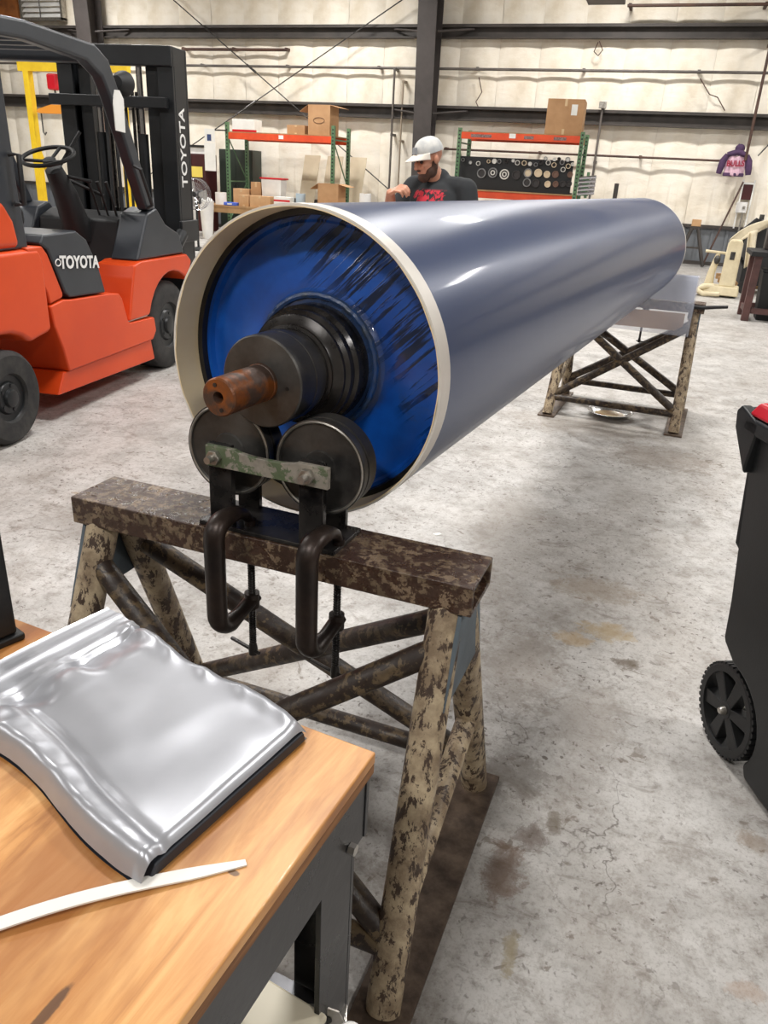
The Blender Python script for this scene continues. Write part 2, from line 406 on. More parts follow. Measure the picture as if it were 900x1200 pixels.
# ---------------------------------------------------------------- the roll
RA = math.radians(6.85)
ROLL_R = 0.318; ROLL_L = 4.30
def mat_cover():
    t = NT('roll_cover'); nz = t.noise(1.5, 3, 0.5)
    t.color(t.mix(nz, S(50,66,102), S(62,78,112)))
    t.rough(0.34); t.b.inputs['Metallic'].default_value = 0.1; t.b.inputs['Coat Weight'].default_value = 0.14; t.b.inputs['Coat Roughness'].default_value = 0.07
    t.b.inputs['Specular IOR Level'].default_value = 0.28; return t.m
def mat_endplate():
    t = NT('blue_end_paint'); v = t.coord()
    nz = t.noise(4.5, 6, 0.62)
    base = t.ramp(nz, [(0.3, S(10,56,132)), (0.55, S(16,82,174)), (0.75, S(26,98,194))])
    sx = t.n('ShaderNodeSeparateXYZ'); t.l(v, sx.inputs[0])
    ang = t.math('ARCTAN2', sx.outputs[2], sx.outputs[0])
    rad = t.math('SQRT', t.math('ADD', t.math('MULTIPLY', sx.outputs[0], sx.outputs[0]), t.math('MULTIPLY', sx.outputs[2], sx.outputs[2])))
    # oil runs that lie along one slanted direction, only on one side of the plate (dried runs)
    cv = t.n('ShaderNodeCombineXYZ')
    along = t.math('ADD', t.math('MULTIPLY', sx.outputs[0], 0.72), t.math('MULTIPLY', sx.outputs[2], 0.69))
    across = t.math('SUBTRACT', t.math('MULTIPLY', sx.outputs[0], 0.69), t.math('MULTIPLY', sx.outputs[2], 0.72))
    t.l(t.math('MULTIPLY', across, 62.0), cv.inputs[0]); t.l(t.math('MULTIPLY', along, 4.0), cv.inputs[1])
    run = t.noise(1.0, 4, 0.6, cv.outputs[0], 0.25)
    gate = t.ramp(t.math('ADD', along, t.math('MULTIPLY', t.math('SUBTRACT', nz, 0.5), 0.35)), [(0.06, 0.0), (0.16, 1.0)])
    k = t.math('MULTIPLY', t.ramp(run, [(0.50, 0.0), (0.55, 0.9)]), gate)
    base = t.mix(k, base, S(14,20,28))
    gk = t.math('MULTIPLY', t.ramp(t.noise(9, 6, 0.7), [(0.55, 0.0), (0.7, 0.6)]), t.ramp(sx.outputs[0], [(0.05, 0.0), (0.2, 1.0)]))
    base = t.mix(gk, base, S(50,56,60))
    # oil collected round the hub weld
    hub = t.ramp(t.math('ADD', rad, t.math('MULTIPLY', t.math('SUBTRACT', nz, 0.5), 0.08)), [(0.135, 0.8), (0.165, 0.0)])
    base = t.mix(hub, base, S(40,52,64))
    t.color(base); t.rough(t.ramp(k, [(0, 0.34), (1, 0.12)])); t.b.inputs['Coat Weight'].default_value = 0.2
    t.bump(t.math('ADD', k, t.noise(14, 5)), 0.25, 0.004); return t.m
WELD = pm('weld_blue', S(24,62,116), S(50,58,66), 30, 0.3, bump=0.5, bscale=90)
COVER = mat_cover(); ENDBLUE = mat_endplate()
BANDW = pm('band_white', S(226,222,214), S(208,203,195), 5, 0.45, bump=0.15, bscale=14)
LINING = pm('band_cream', S(248,230,190), S(234,210,164), 4, 0.6, bump=0.1, stretch=(1,0.4,1))
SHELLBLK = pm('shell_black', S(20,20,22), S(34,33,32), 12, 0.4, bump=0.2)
roll = thing('steel_roll', 'long blue-grey covered industrial roll with blue end plate resting on two stands', 'roll', (-0.661, 1.43, 1.1733), -RA)
AX = (0, 1, 0)
def rlathe(prof, name, mat, parent=roll, n=96): return MB().lathe(prof, (0,0,0), AX, n).build(name, mat, parent, sharp=30)
rlathe([(0.047, ROLL_R - 0.006), (0.047, ROLL_R), (ROLL_L - 0.03, ROLL_R), (ROLL_L - 0.03, ROLL_R - 0.006)], 'cover', COVER, n=160)
for (a, b) in ((0.0, 0.048), (ROLL_L - 0.031, ROLL_L)):
    rlathe([(a, ROLL_R - 0.004), (a, ROLL_R + 0.001), (b, ROLL_R + 0.001), (b, ROLL_R - 0.004)], 'end_band', BANDW)
# sleeve lining with a slightly uneven trimmed edge, near and far
for far in (0, 1):
    m = MB(); n = 120; prof = []
    for k in range(n):
        g = 2*math.pi*k/n; cc, ss = math.cos(g), math.sin(g)
        e = 0.0015 * math.sin(9*g) + 0.001 * math.sin(23*g + 1)
        for (a, r) in ((e - 0.001, ROLL_R - 0.0035), (e - 0.001, ROLL_R - 0.0055), (0.074, ROLL_R - 0.008)):
            m.v.append((r*cc, (ROLL_L - a) if far else a, r*ss))
    for k in range(n):
        k2 = (k+1) % n
        for j in (0, 1): m.f.append((k*3+j, k*3+j+1, k2*3+j+1, k2*3+j))
    m.build('sleeve_lining', LINING, roll, sharp=30)
for sgn, org in ((1, 0.0), (-1, ROLL_L)):
    def L(prof, name, mat, par=roll, n=96):
        return MB().lathe([(org + sgn*a, r) for a, r in prof], (0,0,0), AX, n).build(name, mat, par, sharp=30)
    L([(0.072, ROLL_R - 0.008), (0.072, 0.298), (0.09, 0.296)], 'shell_rim', SHELLBLK)
    pl = L([(0.088, 0.298), (0.088, 0.288), (0.098, 0.282), (0.098, 0.262), (0.094, 0.255), (0.094, 0.155), (0.088, 0.148), (0.078, 0.140), (0.078, 0.1)], 'end_plate', ENDBLUE)
    wb = MB(); pts = [(0.141*math.cos(q*math.pi/40), org + sgn*(0.079 + 0.002*math.sin(q*2.3)), 0.141*math.sin(q*math.pi/40)) for q in range(80)]
    wb.path(pts, [0.007 + 0.0008*abs(math.sin(q*1.7)) for q in range(80)], 8, closed=True).build('weld_bead', WELD, pl)
    hb = L([(0.10, 0.126), (0.035, 0.126), (0.028, 0.119), (0.012, 0.119), (0.004, 0.112), (-0.004, 0.112), (-0.012, 0.098), (-0.016, 0.094), (-0.022, 0.094), (-0.024, 0.088), (-0.030, 0.088), (-0.032, 0.0)], 'hub', OILSTEEL)
    L([(-0.028, 0.0), (-0.028, 0.0865), (-0.054, 0.0865), (-0.054, 0.090), (-0.072, 0.090), (-0.0725, 0.0885), (-0.076, 0.0885), (-0.0765, 0.090), (-0.127, 0.090), (-0.13, 0.087), (-0.13, 0.0)], 'journal_disc', DARKSTEEL)
    st = L([(-0.12, 0.037), (-0.138, 0.037), (-0.139, 0.0355), (-0.232, 0.0355), (-0.262, 0.0355), (-0.265, 0.033), (-0.265, 0.011), (-0.252, 0.007), (-0.225, 0.006), (-0.225, 0.0)], 'shaft_stub', RUSTY, n=48)
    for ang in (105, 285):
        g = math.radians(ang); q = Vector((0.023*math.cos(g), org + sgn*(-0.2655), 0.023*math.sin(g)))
        MB().lathe([(0.0, 0.0038), (-0.001*sgn, 0.0038), (-0.001*sgn, 0.0)], q, AX, 14).build('bolt_hole_shade', SHELLBLK, st)  # solid dark disc on the end face paints the shade inside the bore
    q = Vector((0.058, org + sgn*(-0.1302), -0.004)); MB().lathe([(0.0, 0.0038), (-sgn*0.0006, 0.0038), (-sgn*0.0006, 0.0)], q, AX, 12).build('dowel_hole_shade', SHELLBLK, st)  # flat dark disc colours in the shaded dowel bore

# ---------------------------------------------------------------- pipe stands
BH, BT = 0.064, 0.85      # beam height, top
def make_stand(label, loc, rz):
    t = thing('pipe_stand', label, 'stand', loc, rz, 'welded pipe stands under the roll')
    hx, hy = 0.472, 0.074; z1 = BT; z0 = BT - BH; w = 0.008
    poly_o = [(-hy, z0), (hy, z0), (hy, z1), (-hy, z1)]; poly_i = [(-hy+w, z0+w), (hy-w, z0+w), (hy-w, z1-w), (-hy+w, z1-w)]
    m = MB(); vs = [(x, a, b) for x in (-hx, hx) for pl_ in (poly_o, poly_i) for a, b in pl_]; fs = []
    for k in range(4):
        k2 = (k+1) % 4
        fs += [(k, k2, 8+k2, 8+k), (4+k, 12+k, 12+k2, 4+k2), (k, 4+k, 4+k2, k2), (8+k, 8+k2, 12+k2, 12+k)]
    m.add(vs, fs).build('beam', BEAMSTEEL, t, bevel=0.003)
    zt = z0 + 0.01
    LT = {}
    for sx in (-1, 1):
        for sy in (-1, 1):
            top = Vector((sx*0.415, sy*0.035, zt)); bot = Vector((sx*0.44, sy*0.345, 0.012)); LT[(sx, sy)] = (top, bot)
            MB().cyl(bot, top, 0.036, n=20).build('leg', STANDPAINT, t)
        MB().box(sx*0.44 - 0.06, sx*0.44 + 0.06, -0.40, 0.40, 0.0, 0.012).build('foot_plate', PLATESTEEL, t, bevel=0.002)
        # plate gusset under the beam and a slanted pipe between the two legs
        MB().prism([(-0.06, zt), (0.06, zt), (0.135, 0.60), (-0.135, 0.60)], (sx*0.445, 0, 0), (0,1,0), (0,0,1), (sx*0.008, 0, 0)).build('gusset', GUSSET, t)
        a = LT[(sx, -1)]; b = LT[(sx, 1)]
        MB().cyl(a[1].lerp(a[0], 0.22), b[1].lerp(b[0], 0.42), 0.026, n=16).build('end_brace', STANDPAINT, t)
    for sy in (-1, 1):
        P = lambda sx, k: LT[(sx, sy)][1].lerp(LT[(sx, sy)][0], k)
        MB().cyl(P(-1, 0.15), P(1, 0.15), 0.024, n=16).build('lower_rail', BRACESTEEL, t)
        off = Vector((0, sy*0.0, 0))
        MB().cyl(P(-1, 0.88), P(1, 0.16), 0.027, n=16).build('cross_brace', BRACESTEEL, t)
        MB().cyl(P(1, 0.88), P(-1, 0.16), 0.027, n=16).build('cross_brace', BRACESTEEL, t)
    return t
near = make_stand('rusty welded pipe stand under the blue end of the roll, nearest the camera', (-0.684, 1.348, 0), math.radians(-2.6))
far = copy_tree(near, None, (-0.10, 5.86, 0), math.radians(-4.0), 'rusty welded pipe stand under the far end of the roll')

# roller cradle: two rollers on uprights bolted to a base plate that sits on the beam
RR = 0.097
def make_cradle(label, loc, rz):
    t = thing('roller_cradle', label, 'roller support', loc, rz, 'roller cradles on the stand beams')
    hs = 0.105; zc = 0.165
    MB().box(-0.16, 0.16, -0.055, 0.075, 0.0, 0.010).build('base_plate', OILSTEEL, t, bevel=0.002)
    for sx in (-1, 1):
        ro = MB().lathe([(-0.030, 0.0), (-0.030, 0.034), (-0.026, 0.036), (-0.024, 0.062), (-0.026, 0.088), (-0.030, 0.092), (-0.030, 0.098), (-0.027, RR), (-0.010, RR), (-0.009, RR-0.004), (-0.004, RR-0.004), (-0.003, RR), (0.028, RR), (0.030, 0.097), (0.030, 0.0)], (sx*hs, 0.012, zc), AX, 64).build('roller', DARKSTEEL, t, sharp=30)
        MB().lathe([(-0.0302, 0.0905), (-0.0315, 0.093), (-0.0302, 0.0955)], (sx*hs, 0.012, zc), AX, 64).build('rim_ring', BRIGHTSTEEL, ro)
        MB().cyl((sx*hs, -0.075, zc), (sx*hs, 0.06, zc), 0.012, n=16).build('axle', BRIGHTSTEEL, ro)
        for y0, y1 in ((-0.052, -0.036), (0.054, 0.068)):
            MB().box(sx*hs - 0.027, sx*hs + 0.027, y0, y1, 0.008, zc + 0.022).build('upright', OILSTEEL, t, bevel=0.002)
        nt = MB().lathe([(0, 0.0), (0, 0.016), (-0.012, 0.016), (-0.012, 0.0)], (sx*hs - 0.0, -0.0645, zc), AX, 6).build('nut', BRIGHTSTEEL, t, bevel=0.001)
        MB().cyl((sx*hs, -0.072, zc), (sx*hs, -0.094, zc), 0.0075, n=12).build('bolt', BRIGHTSTEEL, nt)
    poly = [(-0.128, -0.022), (0.148, -0.022), (0.148, 0.022)] + [(0.01 + 0.07*math.cos(math.radians(a)), 0.022 + 0.008*(-math.sin(math.radians(a)))) for a in range(0, 181, 15)] + [(-0.128, 0.022)]
    MB().prism(poly, (0, -0.053, zc), (1,0,0), (0,0,1), (0,-0.012,0)).build('front_bar', GREENBAR, t, bevel=0.0015)
    return t
cr_near = make_cradle('oily two-wheel roller cradle with green bar under the near shaft', (-0.660, 1.333, 0.85), math.radians(-4))
copy_tree(cr_near, None, (-0.661 + math.sin(RA)*(ROLL_L + 0.095), 1.43 + math.cos(RA)*(ROLL_L + 0.095), 0.85), math.radians(180 - 5), 'two-wheel roller cradle under the far shaft of the roll')

# screw clamps
def make_clamp(label, loc, rz, depth=0.125):
    t = thing('c_clamp', label, 'clamp', loc, rz, 'screw clamps gripping the stand beams')
    # frame in the local Y-Z plane, origin at the upper jaw contact
    r = 0.0235
    pts = [(0, 0.0, 0.016), (0, -0.02, 0.042), (0, -0.05, 0.056)]
    for a in range(0, 91, 15):
        g = math.radians(a); pts.append((0, -0.085 - 0.035*math.sin(g), 0.021 + 0.035*math.cos(g)))
    for a in range(0, 91, 15):
        g = math.radians(a); pts.append((0, -0.085 - 0.035*math.cos(g), -0.155 - 0.035*math.sin(g)))
    pts += [(0, -0.045, -0.186), (0, -0.012, -0.176), (0, 0.012, -0.170)]
    rad = [0.010, 0.016, 0.021] + [r]*14 + [0.017, 0.017, 0.017]
    MB().path(pts, rad, 12, flat=0.72).build('clamp_frame', CLAMPM, t, sharp=60)
    MB().cyl((0, 0, 0.010), (0, 0, 0.022), 0.013, n=14).build('fixed_pad', CLAMPM, t)
    MB().cyl((0, 0.0, -0.155), (0, 0.0, -0.19), 0.017, n=14).build('screw_boss', CLAMPM, t)
    sc = MB(); prof = [(-0.075, 0.0085)]
    z = -0.09
    while z > -0.285:
        prof += [(z, 0.0085), (z - 0.0025, 0.0068), (z - 0.005, 0.0085)]; z -= 0.006
    prof += [(-0.30, 0.0105), (-0.315, 0.0105), (-0.315, 0.0)]
    s = sc.lathe(prof, (0,0,0), (0,0,1), 12).build('screw', OILSTEEL, t)
    MB().cyl((0,0,-0.066), (0,0,-0.078), 0.014, n=14).build('swivel_pad', OILSTEEL, s)
    h = MB().path([(-0.075, 0.02, -0.310), (0, 0, -0.306), (0.02, -0.005, -0.305)], 0.0045, 8).build('handle', OILSTEEL, s)
    return t
CLAMPM = pm('clamp_iron', S(30,26,25), S(58,46,40), 10, 0.38, metal=0.45, bump=0.2, bscale=60)
c1 = make_clamp('dark iron screw clamp on the near stand, left of the pair', (-0.715, 1.315, 0.850), math.radians(-8))
copy_tree(c1, None, (-0.510, 1.306, 0.850), math.radians(-8), 'dark iron screw clamp on the near stand, right of the pair')
copy_tree(c1, None, (-0.02, 5.865, 0.850), math.radians(176), 'screw clamp on the far stand, seen through the clear sheet')
copy_tree(c1, None, (-0.29, 5.88, 0.850), math.radians(176), 'screw clamp on the far stand, mostly hidden behind the roll')

# clear plastic splash sheet on the far stand, brown paper behind it, foil pan under it
def mat_sheet():
    t = NT('clear_sheet'); t.color(S(214,220,236)); t.rough(0.25)
    t.b.inputs['Transmission Weight'].default_value = 0.0; t.b.inputs['Alpha'].default_value = 0.38
    z = t.n('ShaderNodeSeparateXYZ'); t.l(t.coord(), z.inputs[0])
    t.b.inputs['Alpha'].default_value = 0.30
    return t.m
FTRIM0 = pm('clamp_black', S(24,24,26), None, 1, 0.5)  # bench_clamp
sh = thing('splash_sheet', 'clear plastic sheet hung at the far end of the roll', 'plastic sheet', (-0.147, 5.712, 0.64), -RA)
def sfn(u, v): return (-0.42 + 0.86*u, 0.0025*math.sin(u*7), 0.40*v)
MB().grid(sfn, 16, 8).build('sheet', mat_sheet(), sh, sharp=180, recalc=False).modifiers.new('t', 'SOLIDIFY').thickness = 0.003
MB().box(-0.42, 0.43, 0.006, 0.008, 0.225, 0.395).build('protective_film', pm('film', S(226,228,236), None, 1, 0.35), sh)
kp = tag(MB().box(-0.50, 0.25, 5.776, 5.779, 0.655, 0.775).build('kraft_paper', pm('kraft', S(214,176,134), S(200,160,118), 3, 0.8)), 'tan kraft paper hanging behind the clear sheet', 'paper')
bc = thing('bar_clamp', 'dark clamp gripping the right end of the far stand beam', 'clamp', (0.33, 5.80, 0.80), math.radians(-4))
MB().path([(-0.05,-0.055,0.03),(0.02,-0.06,0.03),(0.10,-0.05,0.04),(0.18,-0.05,0.05)], [0.014,0.013,0.012,0.010], 10).build('handle', FTRIM0, bc)
MB().lathe([(0,0),(0,0.026),(0.015,0.028),(0.03,0.02),(0.03,0)], (-0.06,-0.05,0.03), (0,-1,0), 16).build('pad', FTRIM0, bc)
MB().path([(-0.05,-0.045,0.03),(-0.05,-0.045,-0.04),(-0.05,0.02,-0.06)], 0.012, 8).build('jaw', FTRIM0, bc)
FOIL = pm('foil', S(214,214,214), S(190,190,188), 14, 0.25, metal=0.9, bump=0.5, bscale=40)
pan = thing('foil_pan', 'shallow round foil pan on the floor under the far stand', 'pan', (-0.13, 5.76, 0))
prof = [(0.0,0.0),(0.0,0.11),(0.03,0.145),(0.034,0.16),(0.036,0.165),(0.037,0.162),(0.034,0.144),(0.004,0.108),(0.004,0.0)]
MB().lathe([(a, r) for a, r in prof], (0,0,0.001), (0,0,1), 48).build('dish', FOIL, pan)
MB().lathe([(0.008, 0.0), (0.008, 0.112)], (0,0,0.001), (0,0,1), 32).build('oil_drippings', pm('drips', S(150,112,60), S(190,170,130), 12, 0.2), pan)

# ---------------------------------------------------------------- workbench in front
def mat_ply():
    t = NT('plywood'); v = t.coord((11.0, 1.1, 9.0))
    nz = t.noise(2.2, 7, 0.65, v, 0.5)
    base = t.ramp(nz, [(0.30, S(142,86,40)), (0.47, S(200,142,80)), (0.62, S(222,170,108)), (0.78, S(232,188,130))])
    bl = t.noise(3.0, 5, 0.6, t.coord((3.0, 0.8, 1))); base = t.mix(t.ramp(bl, [(0.46, 0.0), (0.62, 0.75)]), base, S(150,92,44))
    wv = t.n('ShaderNodeTexWave', wave_type='RINGS'); wv.inputs['Scale'].default_value = 9; wv.inputs['Distortion'].default_value = 2.5; wv.inputs['Detail'].default_value = 2
    mp = t.n('ShaderNodeMapping'); mp.inputs['Location'].default_value = (0.62, 0.08, 0); t.l(t.co.outputs['Object'], mp.inputs[0]); t.l(mp.outputs[0], wv.inputs['Vector'])
    sx = t.n('ShaderNodeSeparateXYZ'); t.l(t.co.outputs['Object'], sx.inputs[0])
    g = t.ramp(sx.outputs[0], [(0.0, 1.0), (0.001, 0.0)])
    dx = t.math('ADD', sx.outputs[0], 0.62); dy = t.math('ADD', sx.outputs[1], 0.08)
    d = t.math('SQRT', t.math('ADD', t.math('MULTIPLY', dx, dx), t.math('MULTIPLY', dy, dy)))
    base = t.mix(t.math('MULTIPLY', t.ramp(d, [(0.05, 0.55), (0.16, 0.0)]), wv.outputs[0]), base, S(150,84,40))
    # dark burn marks
    for (cx, cy, r1, r2) in ((-0.105, -0.425, .006, .035), (-0.05, -0.235, .008, .004), (-0.17,-0.1,.012,.006)):
        ex = t.math('DIVIDE', t.math('SUBTRACT', sx.outputs[0], cx), r1); ey = t.math('DIVIDE', t.math('SUBTRACT', sx.outputs[1], cy), r2)
        q = t.math('ADD', t.math('SQRT', t.math('ADD', t.math('MULTIPLY', ex, ex), t.math('MULTIPLY', ey, ey))), t.math('MULTIPLY', t.math('SUBTRACT', t.noise(60, 5), 0.5), 1.0))
        base = t.mix(t.ramp(q, [(0.7, 0.8), (1.05, 0.0)]), base, S(60,38,24))
    t.color(base); t.rough(0.42); t.b.inputs['Coat Weight'].default_value = 0.15; t.bump(nz, 0.08, 0.002); return t.m
PLY = mat_ply()
PLYEDGE = pm('ply_edge', S(150,104,62), S(110,72,42), 40, 0.7, stretch=(0.2,0.2,3))
BENCHST = pm('bench_steel', S(40,42,46), S(78,78,80), 5, 0.3, metal=0.8, bump=0.12, bscale=40, rvar=0.1)
TZ = 0.88
bench = thing('workbench', 'plywood topped steel workbench in the near left corner', 'workbench', (-0.228, 0.735, 0), math.radians(-6.6))
MB().box(-1.7, 0, -1.0, 0, TZ - 0.018, TZ).build('bench_top', PLY, bench, bevel=0.003)
MB().box(-1.698, -0.001, -0.998, -0.001, TZ - 0.034, TZ - 0.0185).build('lower_ply', PLYEDGE, bench, bevel=0.001)
def angle(m, x0, x1, y0, y1, z0, z1): m.box(x0, x1, y0, y1, z0, z1); return m
MB().box(-1.69, -0.004, -0.014, -0.006, 0.745, TZ - 0.035).build('apron', BENCHST, bench, bevel=0.001)
MB().box(-0.014, -0.006, -0.99, -0.014, 0.745, TZ - 0.035).build('apron', BENCHST, bench, bevel=0.001)
MB().box(-1.69, -0.014, -0.994, -0.986, 0.745, TZ - 0.035).build('apron', BENCHST, bench, bevel=0.001)
MB().box(-1.69, -1.682, -0.986, -0.014, 0.745, TZ - 0.035).build('apron', BENCHST, bench, bevel=0.001)
for (lx, ly) in ((0, 0), (0, -1), (-1, 0), (-1, -1)):
    x0 = -0.016 if lx == 0 else -1.68; y0 = -0.016 if ly == 0 else -0.984
    dx = -1 if lx == 0 else 1; dy = -1 if ly == 0 else 1
    m = MB()
    xs = sorted((x0, x0 + dx*0.09)); ys = sorted((y0, y0 + dy*0.008)); m.box(xs[0], xs[1], ys[0], ys[1], 0, TZ - 0.036)
    xs = sorted((x0, x0 + dx*0.008)); ys = sorted((y0 + dy*0.009, y0 + dy*0.09)); m.box(xs[0], xs[1], ys[0], ys[1], 0, TZ - 0.036)
    m.build('leg', BENCHST, bench, bevel=0.001)
MB().cyl((-0.005, -0.055, 0.765), (0.004, -0.055, 0.765), 0.008, n=6).build('bolt', BRIGHTSTEEL, bench)
MB().box(-1.67, -0.028, -0.97, -0.028, 0.40, 0.412).build('lower_shelf', BENCHST, bench)

# silver pouch on the bench
def mat_pouch():
    t = NT('silver_foil_pouch'); nz = t.noise(5, 5, 0.6)
    t.color(t.ramp(nz, [(0.3, S(160,162,168)), (0.7, S(174,176,182))])); t.b.inputs['Metallic'].default_value = 0.5
    t.rough(0.33); t.bump(t.noise(9, 3, 0.5), 0.12, 0.006); return t.m
POUCH = mat_pouch()
pou = thing('foil_pouch', 'silver foil zip pouch lying on the plywood bench', 'bag', (-0.35, 0.59, TZ), 0)
ea = Vector((-0.943, 0.333, 0)); eb = Vector((0.225, 0.974, 0))   # along the pouch, across it
def pfn(top):
    def fn(u, v):
        L = 0.44 * u; W = (v - 0.5) * (0.275 + 0.012*math.sin(u*9))
        # contents fill the first 0.30 m
        fill = 1.0 if L < 0.28 else max(0.0, 1 - (L - 0.28) / 0.09); fill = fill * fill * (3 - 2*fill)
        ed = min(1.0, (0.5 - abs(v - 0.5)) / 0.06); ee = min(1.0, L / 0.012)
        ed = math.sin(ed * math.pi/2); ee = math.sin(ee * math.pi/2)
        base = 0.004
        h = base + 0.027 * fill * (ed if v < 0.5 else 0.35 + 0.65*ed) * (0.62 + 0.38*ee)
        wr = 0.0
        if top:
            p = Vector((L*16, W*16, 0.3)); wr = 0.0016 * noise.noise(p) * fill
            # folds running from the front and back long edges, creases before the zip
            fr = math.exp(-((v - 0.05) / 0.09) ** 2); wr += 0.005 * fr * (1 - 2*abs(noise.noise(Vector((L*17 + W*9, 3.0, 1.0))))) * fill
            fb = math.exp(-((v - 0.95) / 0.06) ** 2); wr += 0.005 * fb * (1 - 2*abs(noise.noise(Vector((L*13 - W*11, 7.0, 1.0))))) * fill
            wr -= 0.004 * math.exp(-((v - 0.12 - 0.25*L) / 0.02) ** 2) * fill
            tr = math.exp(-((L - 0.335) / 0.035) ** 2); wr += 0.008 * tr * math.sin(v*16 + 3*noise.noise(Vector((v*4, 1, 2)))) + 0.006*tr
            zp = 1.0 if L > 0.36 else 0.0; wr += zp * (0.006 + 0.012*abs(math.sin((L-0.36)*9)) * (0.4 + 0.6*math.sin(v*3.1)))
            if L > 0.37: wr += 0.0022 * max(0, math.sin((L - 0.37) * 190))
            z = max(h + wr, 0.003)
            inset = 0.0
        else:
            z = 0.001 if L < 0.33 else 0.001 + max(0, (L - 0.36)) * 0.02
            z = max(0.0006, z)
        P = ea * L + eb * W
        return (P.x, P.y, z)
    return fn
MB().grid(pfn(True), 90, 56).build('pouch_front', POUCH, pou, sharp=180, recalc=False)
MB().grid(pfn(False), 30, 20).build('pouch_back', pm('pouch_back', S(34,38,46), None, 1, 0.35), pou, sharp=180, recalc=False)
Mp = Matrix(((ea.x, eb.x, 0, 0), (ea.y, eb.y, 0, 0), (0, 0, 1, 0), (0, 0, 0, 1)))
MB().frustum((-0.003, 0.255, -0.128, 0.132), (-0.002, 0.25, -0.118, 0.130), 0.002, 0.017, Mp).build('contents_block', pm('dark_foam', S(30,34,42), S(44,48,56), 6, 0.55), pou, bevel=0.003)
# white plastic strip
stp = []
m = MB(); N = 24; A0 = Vector((-0.56, 0.285, TZ)); A1 = Vector((-0.298, 0.522, TZ)); dd = (A1 - A0).normalized(); sd = Vector((-dd.y, dd.x, 0))
for k in range(N + 1):
    s_ = k / N; p = A0.lerp(A1, s_) + sd * (0.010 * math.sin(s_ * math.pi)); w = 0.0075 * (1.0 - 0.5 * max(0, (s_ - 0.85) / 0.15)); z = 0.0012 + 0.006*math.sin(s_*math.pi)**2
    for a, b in ((-w, 0), (w, 0), (w, 0.0022), (-w, 0.0022)): q = p + sd*a; m.v.append((q.x, q.y, TZ + z + b - 0.0008))
for k in range(N):
    for j in range(4): m.f.append((k*4+j, k*4+(j+1) % 4, k*4+4+(j+1) % 4, k*4+4+j))
m.f += [(0,1,2,3), (N*4+3, N*4+2, N*4+1, N*4)]
tag(m.build('plastic_strip', pm('strip_plastic', S(222,220,214), None, 1, 0.4)), 'thin white plastic strip lying in front of the silver pouch', 'strip')
# black upright case at the left end of the bench
cs = thing('instrument_case', 'black upright instrument at the left edge of the bench', 'instrument', (-0.845, 0.752, TZ), math.radians(-20))
MB().box(-0.035, 0.035, -0.03, 0.03, 0, 0.012).build('foot', BLACK, cs, bevel=0.004)
MB().box(-0.03, 0.03, -0.022, 0.022, 0.012, 0.30).build('body', BLACK, cs, bevel=0.006)
MB().cyl((0, -0.022, 0.24), (0, -0.032, 0.24), 0.014, n=16).build('knob', DARKSTEEL, cs)
# things on the lower shelf that peep out at the bottom
cc = thing('cream_case', 'cream plastic box on the bench lower shelf', 'box', (-0.305, 0.60, 0.412), math.radians(-10))
MB().frustum((-0.055, 0.055, -0.12, 0.05), (-0.05, 0.05, -0.115, 0.045), 0, 0.075).build('body', pm('cream_plastic', S(222,212,184), None, 1, 0.45), cc, bevel=0.008)
MB().box(-0.053, 0.053, -0.118, 0.048, 0.075, 0.088).build('lid', pm('cream_lid', S(230,222,198), None, 1, 0.45), cc, bevel=0.006)
MB().path([(-0.04,-0.115,0.05),(-0.04,-0.14,0.05),(0.04,-0.14,0.05),(0.04,-0.115,0.05)], 0.006, 8).build('handle', BLACK, cc)
hb_ = thing('hinge_bracket', 'small steel hinge bracket beside the cream box', 'bracket', (-0.255, 0.655, 0.412), math.radians(20))
MB().prism([(-0.03,0),(0.03,0),(0.03,0.03),(0.018,0.06),(0.0,0.07),(-0.018,0.06),(-0.03,0.03)], (0,0.0,0.0), (1,0,0), (0,0,1), (0,0.004,0)).build('plate', BRIGHTSTEEL, hb_, bevel=0.001)
MB().box(-0.03, 0.03, 0.004, 0.05, 0, 0.004).build('flange', BRIGHTSTEEL, hb_)
MB().cyl((0, -0.001, 0.045), (0, -0.0005, 0.045), 0.009, n=16).build('hole_shade', SHELLBLK, hb_)  # dark disc on the plate, painted shade of its opening
bt = thing('white_bottle', 'white plastic bottle lying by the bench leg', 'bottle', (-0.20, 0.60, 0.412), 0)
MB().lathe([(0,0),(0,0.03),(0.005,0.033),(0.085,0.033),(0.10,0.022),(0.104,0.014),(0.112,0.014)], (0,0,0), (0,0,1), 24).build('body', WHITEP, bt)
MB().lathe([(0.106,0.0165),(0.128,0.0165),(0.13,0.014),(0.13,0)], (0,0,0), (0,0,1), 20).build('cap', WHITEP, bt)

# ---------------------------------------------------------------- wheeled cart bin
can = thing('wheelie_bin', 'black wheeled rubbish cart with red lid at the right edge', 'trash can', (0.50, 2.0, 0), math.radians(25))
